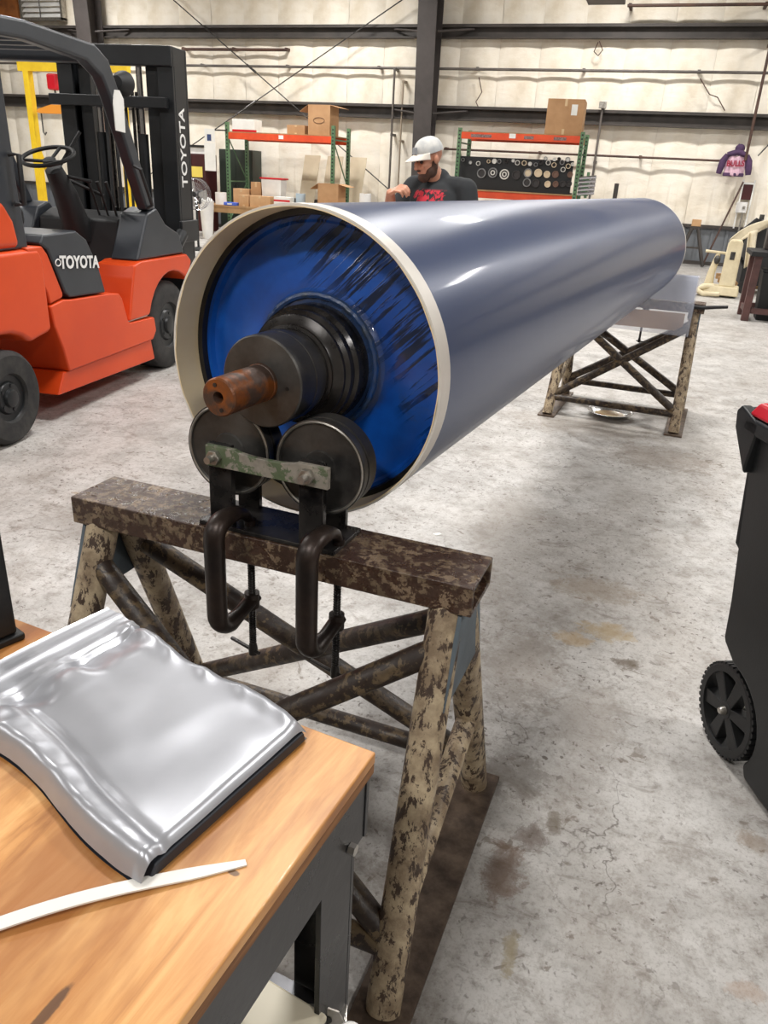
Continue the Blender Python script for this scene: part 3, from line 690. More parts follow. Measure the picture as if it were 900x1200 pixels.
# local: y = back of the cart (handle side), x = across, the seen side is at low x
WX, WY, WR = -0.028, 0.126, 0.144
prof = [(-0.015, 0.012)] + [(WY + 0.153*math.cos(math.radians(a)), WR + 0.153*math.sin(math.radians(a))) for a in range(218, 84, -12)] + [(0.20, 0.335), (0.21, 0.35), (0.222, 0.62), (0.236, 0.645), (0.25, 0.97), (-0.60, 0.97), (-0.52, 0.012)]
def xl(z): return -0.018 - 0.055*z - (0.012 if z > 0.63 else 0.0)
def xr(z): return 0.50 + 0.07*z
m = MB(); n = len(prof)
m.v = [(xl(z), y, z) for y, z in prof] + [(xr(z), y, z) for y, z in prof]
m.f = [tuple(range(n)), tuple(range(n, 2*n))[::-1]] + [(i, (i+1) % n, n+(i+1) % n, n+i) for i in range(n)]
m.build('body', CANBLK, can, bevel=0.014, seg=3, sharp=30)
MB().box(-0.10, 0.60, -0.63, 0.27, 0.965, 1.01).build('rim', CANBLK, can, bevel=0.01)
for xx in (-0.10, 0.57):
    MB().prism([(0.20,1.0),(0.295,1.03),(0.315,1.01),(0.305,0.965),(0.22,0.86)], (xx,0,0), (0,1,0), (0,0,1), (0.03,0,0)).build('handle_bracket', CANBLK, can, bevel=0.006)
MB().cyl((-0.08,0.295,1.01), (0.58,0.295,1.01), 0.014, n=14).build('handle', CANBLK, can)
lid = MB().frustum((-0.098, 0.598, -0.63, 0.265), (-0.08, 0.58, -0.61, 0.25), 1.012, 1.05).build('lid', RED, can, bevel=0.01)
MB().frustum((-0.07, 0.57, -0.59, 0.235), (-0.03, 0.53, -0.55, 0.20), 1.05, 1.095).build('lid_dome', RED, lid, bevel=0.012)
for xx, sg in ((-0.030, -1), (0.53, 1)):
    w = MB(); n = 44
    w.lathe([(0, 0.115), (0, 0.134), (-sg*0.003, WR - 0.005), (-sg*0.045, WR - 0.005), (-sg*0.05, 0.125), (-sg*0.05, 0.115)], (xx, WY, WR), (1,0,0), 48, closed=True)
    wh = w.build('wheel', BLACK, can, sharp=30)
    tr = MB()
    for k in range(n):
        g = 2*math.pi*k/n; ca, sa = math.cos(g), math.sin(g)
        Mt = Matrix.Translation((xx - sg*0.024, WY + (WR-0.005)*ca, WR + (WR-0.005)*sa)) @ Matrix.Rotation(g, 4, 'X')
        tr.box(-0.022, 0.022, -0.001, 0.0055, -0.006, 0.006, Mt)
    stuff(tr.build('tread', BLACK, wh))
    MB().lathe([(-0.002*sg, 0.0), (-0.002*sg, 0.026), (-0.045*sg, 0.026), (-0.045*sg, 0.0)], (xx, WY, WR), (1,0,0), 24).build('wheel_hub', BLACK, wh, bevel=0.003)
    for k in range(6):
        g = 2*math.pi*k/6 + 0.3
        Mt = Matrix.Translation((xx - sg*0.024, WY, WR)) @ Matrix.Rotation(g, 4, 'X')
        MB().frustum((-0.02, 0.02, -0.014, 0.014), (-0.018, 0.018, -0.024, 0.024), 0.02, 0.12, Mt).build('spoke', BLACK, wh, bevel=0.003)
    MB().lathe([(-0.016*-sg, 0.0), (0.015*sg, 0.009), (0.008*sg, 0.012), (-0.003*sg, 0.013)], (xx, WY, WR), (1,0,0), 16).build('axle_cap', BRIGHTSTEEL, wh)
MB().cyl((-0.03, WY, WR), (0.53, WY, WR), 0.011, n=12).build('axle', BRIGHTSTEEL, can)

# ---------------------------------------------------------------- forklift
FORANGE = pm('truck_orange', S(210,72,22), S(200,64,18), 1.5, 0.4, coat=0.05, spec=0.4)
FDARK = pm('truck_charcoal', S(48,52,58), S(40,44,50), 2, 0.4, bump=0.05, bscale=90)
FMAST = pm('mast_black', S(32,34,37), S(22,24,26), 3, 0.42, metal=0.2)
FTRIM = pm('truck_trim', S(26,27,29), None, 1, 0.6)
fk = thing('forklift', 'orange and charcoal forklift truck parked left of the roll', 'forklift', (-3.34, 3.36, 0), math.radians(7.1))
# local: y forward, x = -(distance in from the right flank), z up
W = 1.15
def side(poly, name, mat, x0=0.0, x1=-W, bevel=0.012, par=None, seg=2):
    return MB().prism(poly, (x0, 0, 0), (0,1,0), (0,0,1), (x1 - x0, 0, 0)).build(name, mat, par or fk, bevel=bevel, seg=seg, sharp=40)
def arc(cx, cy, r, a0, a1, n=8): return [(cx + r*math.cos(math.radians(a0 + (a1-a0)*k/n)), cy + r*math.sin(math.radians(a0 + (a1-a0)*k/n))) for k in range(n+1)]
# counterweight with rear wheel arch
side([(-0.62, 0.30), (-0.66, 0.75), (-0.62, 1.06), (0.44, 1.06), (0.47, 0.98), (0.47, 0.58)] + arc(0.03, 0.27, 0.36, 50, 165, 8) + [(-0.40, 0.30)], 'counterweight', FORANGE, 0.0, -W, 0.03, seg=3)
side([(-0.58, 1.07), (-0.52, 1.32), (0.20, 1.32), (0.27, 1.22), (0.30, 1.07)], 'counterweight_top', FORANGE, -0.01, -W + 0.01, 0.04, seg=3)
side([(0.32, 1.07), (0.475, 1.07), (0.52, 1.02), (0.63, 0.78), (0.62, 0.755), (0.49, 0.735), (0.475, 0.80)], 'rear_side_panel', FORANGE, -0.005, -W + 0.005, 0.012)
body = side([(0.478, 0.725), (0.62, 0.745), (0.70, 0.735), (1.16, 0.715), (1.28, 0.70), (1.315, 0.66), (1.37, 0.50), (1.40, 0.48), (1.76, 0.465), (1.78, 0.36), (1.72, 0.30), (0.60, 0.30), (0.56, 0.45), (0.50, 0.60)], 'frame_body', FORANGE, 0.0, -W, 0.012)
side([(0.565, 0.30), (1.72, 0.30), (1.76, 0.14), (0.48, 0.17), (0.56, 0.29)], 'sill', FORANGE, -0.02, -W + 0.02, 0.01)
MB().box(-0.24, -0.02, 1.385, 1.69, 0.482, 0.492).build('step_plate', BRIGHTSTEEL, fk)
side([(1.39, 0.49), (1.52, 0.865), (1.62, 0.885), (2.38, 0.875), (2.46, 0.82)] + arc(2.10, 0.34, 0.43, 50, 158, 9) + [(1.68, 0.49)], 'front_fender', FORANGE, 0.0, -0.30, 0.015)
side([(1.39, 0.49), (1.52, 0.865), (1.62, 0.885), (2.38, 0.875), (2.46, 0.82)] + arc(2.10, 0.34, 0.43, 50, 158, 9) + [(1.68, 0.49)], 'front_fender', FORANGE, -W + 0.30, -W, 0.015)
side([(1.35, 0.50), (1.35, 0.54), (2.25, 0.54), (2.25, 0.30), (1.70, 0.30), (1.70, 0.50)], 'floor_pan', FTRIM, -0.305, -W + 0.305, 0.004)
# instrument cowl
side([(1.60, 0.885), (1.80, 1.20), (1.95, 1.24), (2.08, 1.12), (2.30, 1.04), (2.38, 0.88)], 'cowl_side', FDARK, -0.02, -0.24, 0.02)
side([(1.60, 0.885), (1.80, 1.20), (1.95, 1.24), (2.08, 1.12), (2.30, 1.04), (2.38, 0.88)], 'cowl_side', FDARK, -W + 0.24, -W + 0.02, 0.02)
side([(1.72, 0.55), (1.78, 1.14), (1.95, 1.20), (2.2, 1.05), (2.25, 0.55)], 'dashboard', FTRIM, -0.245, -W + 0.245, 0.02)
# engine hood with the badge, seat on it
hood = side([(0.46, 1.08), (0.50, 1.13), (0.84, 1.135), (0.95, 1.075), (1.06, 0.90), (1.12, 0.725), (0.70, 0.745), (0.655, 0.78), (0.53, 1.045)], 'engine_hood', FDARK, -0.006, -W + 0.006, 0.015, seg=3)
LETTER = pm('letter_white', S(226,226,224), None, 1, 0.4)
text_mesh('hood_lettering', 'TOYOTA', 0.102, LETTER, hood, frame((0.0075 - 0.006, 0.835, 0.945), (0, 1, -0.08), (0, 0.0, 1)), 0.001, 0.0035, 1.02)
MB().path([(0.0, 0.605 + 0.026*math.cos(a*math.pi/12), 0.965 + 0.019*math.sin(a*math.pi/12)) for a in range(24)], 0.0035, 6, closed=True).build('hood_emblem', LETTER, hood)
seat = MB().box(-W/2 - 0.25, -W/2 + 0.25, 0.30, 0.82, 1.14, 1.26).build('seat_cushion', FTRIM, fk, bevel=0.04, seg=3)
side([(0.20, 1.20), (0.34, 1.20), (0.26, 1.72), (0.14, 1.72)], 'seat_back', FTRIM, -W/2 + 0.24, -W/2 - 0.24, 0.04, seg=3)
# overhead guard: rear posts, roof rails sweeping into the front pillars, cross bars
for xo in (-0.03, -W + 0.03):
    sg = -1 if xo > -0.5 else 1
    xi = xo + sg*0.09
    side([(0.10, 1.06), (0.385, 1.06), (0.36, 1.35), (0.345, 2.10), (0.17, 2.10), (0.15, 1.5)], 'rear_post', FDARK, xo, xi, 0.015)
    side([(0.12, 2.10), (0.60, 2.125), (1.20, 2.10), (1.36, 2.03), (1.44, 1.92), (1.83, 1.22), (1.94, 1.22), (1.56, 1.96), (1.45, 2.14), (1.30, 2.205), (0.60, 2.22), (0.12, 2.195)], 'roof_rail', FDARK, xo, xi, 0.02, seg=3)
for k, yy in enumerate((0.16, 0.40, 0.58, 0.76, 0.94, 1.12)):
    MB().box(-W + 0.1, -0.1, yy - 0.02, yy + 0.03, 2.14, 2.20).build('roof_bar', FDARK, fk, bevel=0.006)
MB().box(-W + 0.1, -0.1, 1.28, 1.36, 2.10, 2.17).build('roof_front_bar', FDARK, fk, bevel=0.01)
for k in range(5): MB().box(-0.0295, -0.026, 0.19, 0.25, 1.60 + k*0.045, 1.615 + k*0.045).build('decal_stripe', LETTER, fk)
MB().box(-0.0295, -0.026, 0.205, 0.225, 1.86, 1.98).build('decal_bar', LETTER, fk)
MB().path([(-0.02, 0.30, 1.30), (0.03, 0.31, 1.30), (0.035, 0.31, 1.55), (-0.02, 0.30, 1.55)], 0.014, 10).build('grab_handle', FTRIM, fk)
MB().path([(-0.03, 1.66, 1.52), (0.012, 1.68, 1.50), (0.012, 1.82, 1.26), (-0.03, 1.82, 1.24)], 0.013, 10).build('grab_handle', FTRIM, fk)
# steering column and wheel
MB().path([(-0.58, 1.80, 1.0), (-0.58, 1.66, 1.30), (-0.58, 1.55, 1.47)], [0.11, 0.085, 0.06], 16).build('steering_column', FTRIM, fk)
tl = Vector((0, -0.36, 0.93)).normalized(); cw = Vector((-0.58, 1.50, 1.55)); uu = Vector((1,0,0)); vv = tl.cross(uu)
sw = MB().path([cw + (uu*math.cos(a*math.pi/20) + vv*math.sin(a*math.pi/20))*0.175 for a in range(40)], 0.014, 10, closed=True).build('steering_wheel', FTRIM, fk)
for a in (90, 210, 330):
    g = math.radians(a); MB().cyl(cw - tl*0.035, cw + (uu*math.cos(g) + vv*math.sin(g))*0.17, 0.011, n=8).build('wheel_spoke', FTRIM, sw)
MB().lathe([(-0.05, 0.0), (-0.05, 0.045), (-0.02, 0.045), (-0.012, 0.03), (-0.012, 0.0)], cw, tl, 20).build('wheel_hub', FTRIM, sw)
for k in range(3):
    MB().path([(-0.30 - 0.07*k, 1.86, 1.16), (-0.30 - 0.07*k, 1.80, 1.30), (-0.31 - 0.07*k, 1.76, 1.40)], [0.008, 0.008, 0.014], 8).build('control_lever', FTRIM, fk)
for (a, b) in (((-0.62, 1.62, 1.44), (-0.42, 1.90, 1.30)), ((-0.62, 1.60, 1.42), (-0.45, 1.72, 1.72)), ((-0.62, 1.6, 1.44), (-0.36, 1.66, 1.40))):
    MB().path([a, b], 0.012, 8).build('column_lever', FTRIM, fk)
# work lamp and hanging tag on the right pillar
lm = MB().lathe([(-0.05, 0.0), (-0.05, 0.04), (0.02, 0.075), (0.05, 0.08), (0.055, 0.07), (0.055, 0.0)], (-0.10, 1.70, 2.03), (0,1,0), 24).build('work_lamp', FTRIM, fk)
MB().path([(-0.04, 1.60, 1.86), (-0.10, 1.66, 1.93), (-0.10, 1.69, 1.97)], 0.012, 8).build('lamp_bracket', FTRIM, lm)
MB().prism([(-0.035, -0.11), (0.035, -0.12), (0.04, 0.08), (0.015, 0.13), (-0.02, 0.13), (-0.04, 0.08)], (-0.02, 1.50, 1.84), (0.5, 0.86, 0), (0, 0, 1), (0.008, -0.005, 0)).build('hanging_tag', PAPER, fk)
# wheels
for (yy, R_, wd, nm) in ((0.03, 0.27, 0.20, 'rear_wheel'), (2.10, 0.345, 0.26, 'front_wheel')):
    for sx in (0, 1):
        x0 = (-0.005 if yy < 1 else -0.045) if sx == 0 else -W + (0.005 if yy < 1 else 0.045); s = -1 if sx == 0 else 1
        w_ = MB().lathe([(0.02*s, R_*0.50), (0.004*s, R_*0.53), (0.0, R_*0.70), (0.0, R_*0.90), (0.015*s, R_*0.965), (0.03*s, R_), (wd*s*0.5, R_), (wd*s - 0.03*s, R_), (wd*s, R_*0.93), (wd*s, R_*0.4)], (x0, yy, R_), (1,0,0), 56).build(nm, RUBBER, fk, sharp=35)
        rim = MB().lathe([(0.005*s, R_*0.53), (0.03*s, R_*0.49), (0.035*s, R_*0.36), (0.02*s, R_*0.32), (0.018*s, R_*0.2), (0.0, R_*0.18), (-0.004*s, R_*0.15), (-0.004*s, 0.0)], (x0, yy, R_), (1,0,0), 40).build('rim', FMAST, w_, sharp=35)
        for k in range(5):
            g = 2*math.pi*k/5; MB().lathe([(0, 0.012), (-0.012*s, 0.012), (-0.012*s, 0.0)], (x0 + 0.026*s, yy + R_*0.27*math.cos(g), R_ + R_*0.27*math.sin(g)), (1,0,0), 6).build('lug_nut', FMAST, rim)
MB().cyl((-0.1, 0.03, 0.27), (-W + 0.1, 0.03, 0.27), 0.05, n=12).build('rear_axle', FMAST, fk)
MB().cyl((-0.2, 2.10, 0.345), (-W + 0.2, 2.10, 0.345), 0.08, n=12).build('front_axle', FMAST, fk)
# mast
mf, mb_ = 2.68, 2.50
for xo, s in ((-0.10, -1), (-1.08, 1)):
    m = MB(); m.box(*sorted((xo, xo + s*0.13)), mb_, mb_ + 0.03, 0.12, 2.36); m.box(*sorted((xo, xo + s*0.03)), mb_ + 0.031, mf + 0.05, 0.12, 2.36); m.box(*sorted((xo, xo + s*0.13)), mf + 0.05, mf + 0.08, 0.12, 2.36)
    rail = m.build('outer_mast_rail', FMAST, fk, bevel=0.006)
    m = MB(); m.box(*sorted((xo + s*0.15, xo + s*0.25)), mb_ + 0.05, mb_ + 0.08, 0.16, 2.28); m.box(*sorted((xo + s*0.15, xo + s*0.18)), mb_ + 0.081, mf + 0.10, 0.16, 2.28)
    m.build('inner_mast_rail', FMAST, fk, bevel=0.005)
    cylx = xo + s*0.31
    MB().cyl((cylx, mb_ + 0.06, 0.2), (cylx, mb_ + 0.06, 1.75), 0.04, n=16).build('lift_cylinder', FMAST, fk)
    MB().cyl((cylx, mb_ + 0.06, 1.75), (cylx, mb_ + 0.06, 2.24), 0.024, n=12).build('lift_rod', CHROME, fk)
    for k in range(2): MB().box(xo + s*(0.37 + 0.035*k) - 0.010, xo + s*(0.37 + 0.035*k) + 0.010, mb_ + 0.10, mb_ + 0.12, 0.3, 2.05).build('lift_chain', OILSTEEL, fk)
    MB().box(*sorted((xo + s*0.0, xo - s*0.03)), mb_ - 0.03, mf + 0.1, 0.95, 1.12).build('tilt_bracket', FMAST, fk, bevel=0.01)
    MB().path([(xo - s*0.01, 2.50, 1.02), (xo - s*0.01, 2.36, 0.92), (xo - s*0.0, 2.30, 0.85)], 0.05, 12).build('tilt_cylinder', FMAST, fk)
for k, xx in enumerate((-0.52, -0.57, -0.62, -0.70)):
    MB().path([(xx, mb_ + 0.02, 0.5), (xx, mb_ + 0.02, 2.0), (xx, mb_ + 0.08, 2.16), (xx, mb_ + 0.16, 2.0)], 0.012, 8).build('hydraulic_hose', FTRIM, fk)
MB().box(-1.08, -0.10, mb_ - 0.02, mb_ + 0.05, 2.22, 2.36).build('top_tie_bar', FMAST, fk, bevel=0.01)
MB().box(-1.14, -0.14, mb_ - 0.06, mb_ - 0.005, 1.93, 2.01).build('mid_tie_bar', FMAST, fk, bevel=0.008)
MB().box(-1.08, -0.10, mb_ - 0.02, mb_ + 0.02, 0.35, 0.55).build('low_tie_bar', FMAST, fk, bevel=0.008)
text_mesh('mast_lettering', 'TOYOTA', 0.14, LETTER, fk, frame((-0.0985, mb_ + 0.125, 1.66), (0, 0, 1), (0, -1, 0)), 0.001, 0.002, 1.0)
# carriage, load backrest and forks
car = MB().box(-1.10, -0.06, 2.74, 2.80, 0.30, 0.42).box(-1.10, -0.06, 2.74, 2.80, 0.62, 0.74).build('carriage', FMAST, fk, bevel=0.006)
MB().box(-1.08, -0.12, 2.76, 2.80, 1.10, 1.18).build('backrest_top_bar', FMAST, fk, bevel=0.01)
for k in range(8): MB().box(-1.07 + k*0.13, -1.045 + k*0.13, 2.765, 2.795, 0.74, 1.10).build('backrest_bar', FMAST, fk)
for xx in (-0.32, -0.86): side([(2.80, 0.75), (2.85, 0.75), (2.86, 0.10), (3.90, 0.06), (3.90, 0.045), (2.80, 0.045)], 'fork', FMAST, xx + 0.06, xx - 0.06, 0.004)

# ---------------------------------------------------------------- yellow gantry with hoist, behind the truck
gy = thing('gantry_crane', 'yellow lifting frame with a hoist behind the forklift', 'gantry', (-12.0, 15.0, 0))
for xx in (-1.15, 1.15):
    MB().box(xx - 0.07, xx + 0.07, -0.07, 0.07, 0.10, 3.16).build('post', YELLOW, gy)
    MB().box(xx - 0.08, xx + 0.08, -0.8, 0.8, 0.04, 0.14).build('base_beam', YELLOW, gy)
    MB().cyl((xx, 0.75, 0.14), (xx, 0.04, 1.7), 0.05, n=10).build('knee_brace', YELLOW, gy)
    for yy in (-0.7, 0.7): MB().cyl((xx - 0.03, yy, 0.06), (xx + 0.03, yy, 0.06), 0.06, n=14).build('caster', RUBBER, gy)
MB().box(-1.35, 1.35, -0.06, 0.06, 3.16, 3.34).build('top_beam', YELLOW, gy)
MB().cyl((1.15, 0, 1.95), (1.75, -0.5, 0.12), 0.06, n=10).build('outrigger', YELLOW, gy)
ho = MB().box(-0.62, -0.38, -0.1, 0.1, 2.82, 3.12).build('hoist', RED, gy, bevel=0.04)
MB().cyl((-0.5, 0, 2.55), (-0.5, 0, 2.82), 0.02, n=8).build('hoist_chain', DARKSTEEL, ho)
sb_ = thing('spreader_bar', 'orange spreader bar hanging under the hoist', 'lifting bar', (-12.5, 15.0, 2.30))
MB().prism([(-0.5, 0.10), (-0.45, 0.16), (-0.1, 0.25), (0.1, 0.25), (0.45, 0.16), (0.5, 0.10), (0.42, 0.08), (-0.42, 0.08)], (0, -0.05, 0), (1,0,0), (0,0,1), (0, 0.1, 0)).build('beam', pm('spreader', S(232,150,50), None, 1, 0.5), sb_)
MB().path([(-0.42,0,0.08), (-0.42,0,-0.28), (-0.38,0,-0.33), (-0.34,0,-0.28)], 0.015, 8).build('hook', DARKSTEEL, sb_)
MB().path([(0.42,0,0.08), (0.42,0,-0.28), (0.46,0,-0.33), (0.5,0,-0.28)], 0.015, 8).build('hook', RED, sb_)

# ---------------------------------------------------------------- pallet racks against the wall
def upright(parent, x, y0, y1, h):
    for yy in (y0, y1):
        m = MB().box(x - 0.04, x + 0.04, yy - 0.035, yy + 0.035, 0, h)
        p = m.build('rack_post', GREEN, parent)
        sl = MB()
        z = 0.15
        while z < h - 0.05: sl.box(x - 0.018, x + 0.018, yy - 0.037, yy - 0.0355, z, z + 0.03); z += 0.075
        stuff(sl.build('post_slot_shade', FTRIM, p))  # dark slabs on the post face colour in the shade of the openings
    for z in (0.3, 1.2, h - 0.3): MB().box(x - 0.015, x + 0.015, y0 + 0.035, y1 - 0.035, z, z + 0.03).build('rack_strut', GREEN, parent)
    MB().cyl((x, y0 + 0.03, 0.35), (x, y1 - 0.03, 1.18), 0.014, n=8).build('rack_diagonal', GREEN, parent)
    MB().cyl((x, y1 - 0.03, 1.24), (x, y0 + 0.03, h - 0.32), 0.014, n=8).build('rack_diagonal', GREEN, parent)
def rbeam(parent, x0, x1, y, z0, z1): return MB().box(x0, x1, y - 0.03, y + 0.03, z0, z1).build('rack_beam', ORANGE, parent, bevel=0.004)
BOARD = pm('shelf_board', S(176,140,98), S(150,116,78), 3, 0.8)
rl = thing('pallet_rack', 'orange and green pallet rack with cartons on top, left part of the back wall', 'rack', (-8.80, 18.0, 0), 0, 'pallet racks by the back wall')
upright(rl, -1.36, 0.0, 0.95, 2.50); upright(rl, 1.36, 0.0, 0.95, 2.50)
for yy in (0.0, 0.95): rbeam(rl, -1.32, 1.32, yy, 2.14, 2.28)
for k in range(6): MB().box(-1.31 + k*0.437, -1.31 + k*0.437 + 0.43, -0.03, 0.98, 2.281, 2.30).build('shelf_board', BOARD, rl)
MB().box(0.0, 0.12, -0.034, -0.031, 2.18, 2.26).build('beam_label', PAPER, rl)
rr = thing('pallet_rack', 'orange and green pallet rack holding the black tube display, right of the man', 'rack', (-3.19, 18.0, 0), 0, 'pallet racks by the back wall')
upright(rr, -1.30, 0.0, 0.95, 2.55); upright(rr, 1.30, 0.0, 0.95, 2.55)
for yy in (0.0, 0.95): rbeam(rr, -1.26, 1.26, yy, 2.34, 2.47); rbeam(rr, -1.26, 1.26, yy, 1.18, 1.32); rbeam(rr, -1.26, 1.26, yy, 0.4, 0.52)
for k in range(6): MB().box(-1.25 + k*0.418, -1.25 + k*0.418 + 0.42, -0.03, 0.98, 2.471, 2.486).build('shelf_board', BOARD, rr); MB().box(-1.25 + k*0.418, -1.25 + k*0.418 + 0.42, -0.06, 0.98, 1.321, 1.345).build('shelf_board', BOARD, rr)
for (xa, xb) in ((-1.05, -0.6), (0.1, 0.3), (0.72, 0.98)): MB().box(xa, xb, -0.032, -0.0305, 2.375, 2.435).build('beam_label', pm('grey_decal', S(150,130,126), S(96,60,54), 40, 0.6), rr)
MB().box(-0.22, -0.08, -0.034, -0.031, 2.38, 2.47).build('beam_label', PAPER, rr)

pg = thing('display_board', 'black board full of round tube samples on the right rack', 'display board', (-3.28, 18.22, 1.346))
MB().box(-1.24, 1.26, 0.0, 0.02, 0.0, 0.66).build('panel', FTRIM, pg)
MB().box(-1.24, 1.26, 0.02, 0.5, 0.0, 0.03).build('foot', FTRIM, pg)
big = [(-3.98, 1.68, 0.099), (-3.73, 1.7, 0.103), (-3.47, 1.68, 0.103), (-3.21, 1.68, 0.091), (-2.96, 1.73, 0.091), (-2.74, 1.74, 0.083), (-2.55, 1.72, 0.07), (-2.37, 1.73, 0.07), (-2.06, 1.74, 0.058), (-2.96, 1.54, 0.087), (-2.77, 1.535, 0.083), (-2.51, 1.53, 0.066), (-2.34, 1.54, 0.062), (-2.19, 1.55, 0.062), (-2.06, 1.56, 0.062)]
small = [(-4.25, 1.88, 0.037), (-4.07, 1.87, 0.045), (-3.84, 1.92, 0.037), (-3.72, 1.93, 0.05), (-3.61, 1.93, 0.045), (-3.45, 1.94, 0.037), (-3.31, 1.96, 0.041), (-3.21, 1.92, 0.05), (-3.06, 1.92, 0.05), (-2.94, 1.91, 0.041), (-2.81, 1.9, 0.041), (-2.70, 1.95, 0.045), (-2.62, 2.03, 0.037), (-2.55, 1.95, 0.05), (-2.42, 1.91, 0.05), (-2.43, 2.02, 0.037), (-2.26, 1.97, 0.05), (-2.33, 2.03, 0.035), (-2.15, 2.03, 0.05), (-2.22, 1.83, 0.05), (-2.12, 1.90, 0.05), (-2.04, 1.94, 0.037), (-4.42, 1.93, 0.037)]
TM = [pm('tube_grey', S(120,120,122), S(160,160,160), 8, 0.35, metal=0.5), pm('tube_tan', S(222,204,176), None, 1, 0.6), pm('tube_dark', S(52,48,48), None, 1, 0.5), pm('tube_brown', S(120,90,76), None, 1, 0.55), pm('tube_white', S(224,222,216), None, 1, 0.45)]
FILL = {4: 1, 5: 1, 6: 1, 7: 3, 11: 1, 12: 3, 8: 3, 13: 2, 14: 2}
for k, (x, z, r) in enumerate(big + small):
    isbig = k < len(big)
    mt = TM[(0, 0, 4, 2, 0, 1, 1, 3, 3, 0, 2, 1, 3, 2, 2)[k] if isbig else (4, 0, 2, 0, 4, 1)[k % 6]]
    rowtxt = ('lower' if z < 1.6 else 'middle') if isbig else 'top'
    same = sorted([q[0] for j, q in enumerate(big + small) if (j < len(big)) == isbig and ((not isbig) or ((q[1] < 1.6) == (z < 1.6)))])
    ordw = ('first','second','third','fourth','fifth','sixth','seventh','eighth','ninth','tenth','eleventh','twelfth','thirteenth','fourteenth','fifteenth','sixteenth','seventeenth','eighteenth','nineteenth','twentieth','twenty-first','twenty-second','twenty-third')
    t = thing('tube_sample', '%s tube sample %s from the left in the %s row of the black display board' % ('wide' if isbig else 'narrow', ordw[same.index(x)], rowtxt), 'tube', (x, 18.22, z), 0, 'tube samples on the display board')
    d = -0.05 if isbig else -0.04 - 0.03*((k*7) % 3)
    MB().lathe([(0, r*0.78), (0, r), (d, r), (d, r*0.78), (-0.002, r*0.78)], (0,-0.001,0), AX, 24).build('tube_wall', mt, t)
    fm = TM[FILL.get(k, 2)] if isbig else TM[2 if k % 3 else 4]
    MB().lathe([(d*0.4, r*0.77), (d*0.4, 0.0)], (0,-0.001,0), AX, 24).build('tube_core', fm, t)
    if k in (1, 2): MB().lathe([(d*0.4, r*0.3), (d*1.0, r*0.3), (d*1.0, r*0.5), (d*0.4, r*0.5)], (0,-0.001,0), AX, 20).build('inner_ring', TM[4], t)
for k in range(5):
    z = 1.355 + 0.036 + k*0.076
    t = tag(MB().lathe([(-0.17,0.028),(-0.17,0.036),(0.17,0.036),(0.17,0.028),(-0.17,0.028)], (0,0,0), (1,0,0.12), 20).build('steel_tube', CHROME), ('lowest', 'second lowest', 'middle', 'second highest', 'topmost')[k] + ' bright steel tube in the stack at the right end of the rack', 'tube', 'steel tubes stacked on the right rack')
    t.location = (-1.66, 17.95, z)
    MB().box(-0.10 + 1.53, 0.06 + 1.53, -0.075, -0.045, z - 0.05, z - 0.0375).build('tube_arm', GREEN, rr)

def carton(name, label, loc, sx, sy, sz, rz=0, mat=CARD, flaps=False, tape=True, group=None, lab=False, cat='box'):
    t = thing(name, label, cat, loc, math.radians(rz), group)
    if flaps:
        w = 0.006; m = MB(); m.box(-sx/2, sx/2, -sy/2, sy/2, 0, w); m.box(-sx/2, sx/2, -sy/2, -sy/2 + w, w, sz); m.box(-sx/2, sx/2, sy/2 - w, sy/2, w, sz); m.box(-sx/2, -sx/2 + w, -sy/2 + w, sy/2 - w, w, sz); m.box(sx/2 - w, sx/2, -sy/2 + w, sy/2 - w, w, sz); m.build('body', mat, t)
        MB().prism([(0,0),(sx*0.45,-sx*0.10),(sx*0.45,-sx*0.10+w),(0,w)], (sx/2, -sy/2, sz - w), (1,0,0), (0,0,1), (0, sy, 0)).build('flap', mat, t)
        MB().prism([(0,0),(-sx*0.4,-sx*0.25),(-sx*0.4,-sx*0.25+w),(0,w)], (-sx/2, -sy/2, sz - w), (1,0,0), (0,0,1), (0, sy, 0)).build('flap', mat, t)
    else:
        MB().box(-sx/2, sx/2, -sy/2, sy/2, 0, sz).build('body', mat, t, bevel=0.003)
        if tape:
            MB().box(-0.025, 0.025, -sy/2 - 0.001, -sy/2, sz*0.8, sz).build('tape_strip', TAPE, t); MB().box(-0.025, 0.025, -sy/2 - 0.001, -sy/2, 0, sz*0.16).build('tape_strip', TAPE, t)
    if lab: MB().box(sx*0.16, sx*0.32, -sy/2 - 0.002, -sy/2, sz*0.55, sz*0.85).build('shipping_label', PAPER, t)
    return t
MB().box(1.50, 1.56, -0.044, -0.02, 1.30, 1.80).build('tube_bracket', GREEN, rr); MB().box(1.34, 1.56, -0.019, 0.0, 1.5, 1.56).build('tube_bracket', GREEN, rr)
carton('carton', 'large brown carton on top of the right rack', (-2.33, 18.42, 2.487), 0.75, 0.8, 0.66, 3, CARD, lab=True)
bx = carton('carton', 'tall open brown carton on top of the left rack', (-7.82, 18.3, 2.301), 0.56, 0.45, 0.62, -4, CARD, flaps=True)
MB().path([(0.14*math.cos(a*math.pi/12), -0.2262, 0.30 + 0.06*math.sin(a*math.pi/12)) for a in range(24)], 0.006, 6, closed=True).build('printed_mark', pm('ink', S(96,70,50), None, 1, 0.8), bx)
carton('carton', 'small brown carton beside the tall one on the left rack', (-8.42, 18.25, 2.301), 0.44, 0.35, 0.19, 2, CARD)
wb_ = carton('white_carton', 'white carton with red band on the left rack', (-9.74, 18.2, 2.301), 0.58, 0.4, 0.27, 2, PAPER, tape=False)
MB().box(-0.29, 0.34, -0.2015, -0.2, 0.0, 0.05).build('red_band', RED, wb_)

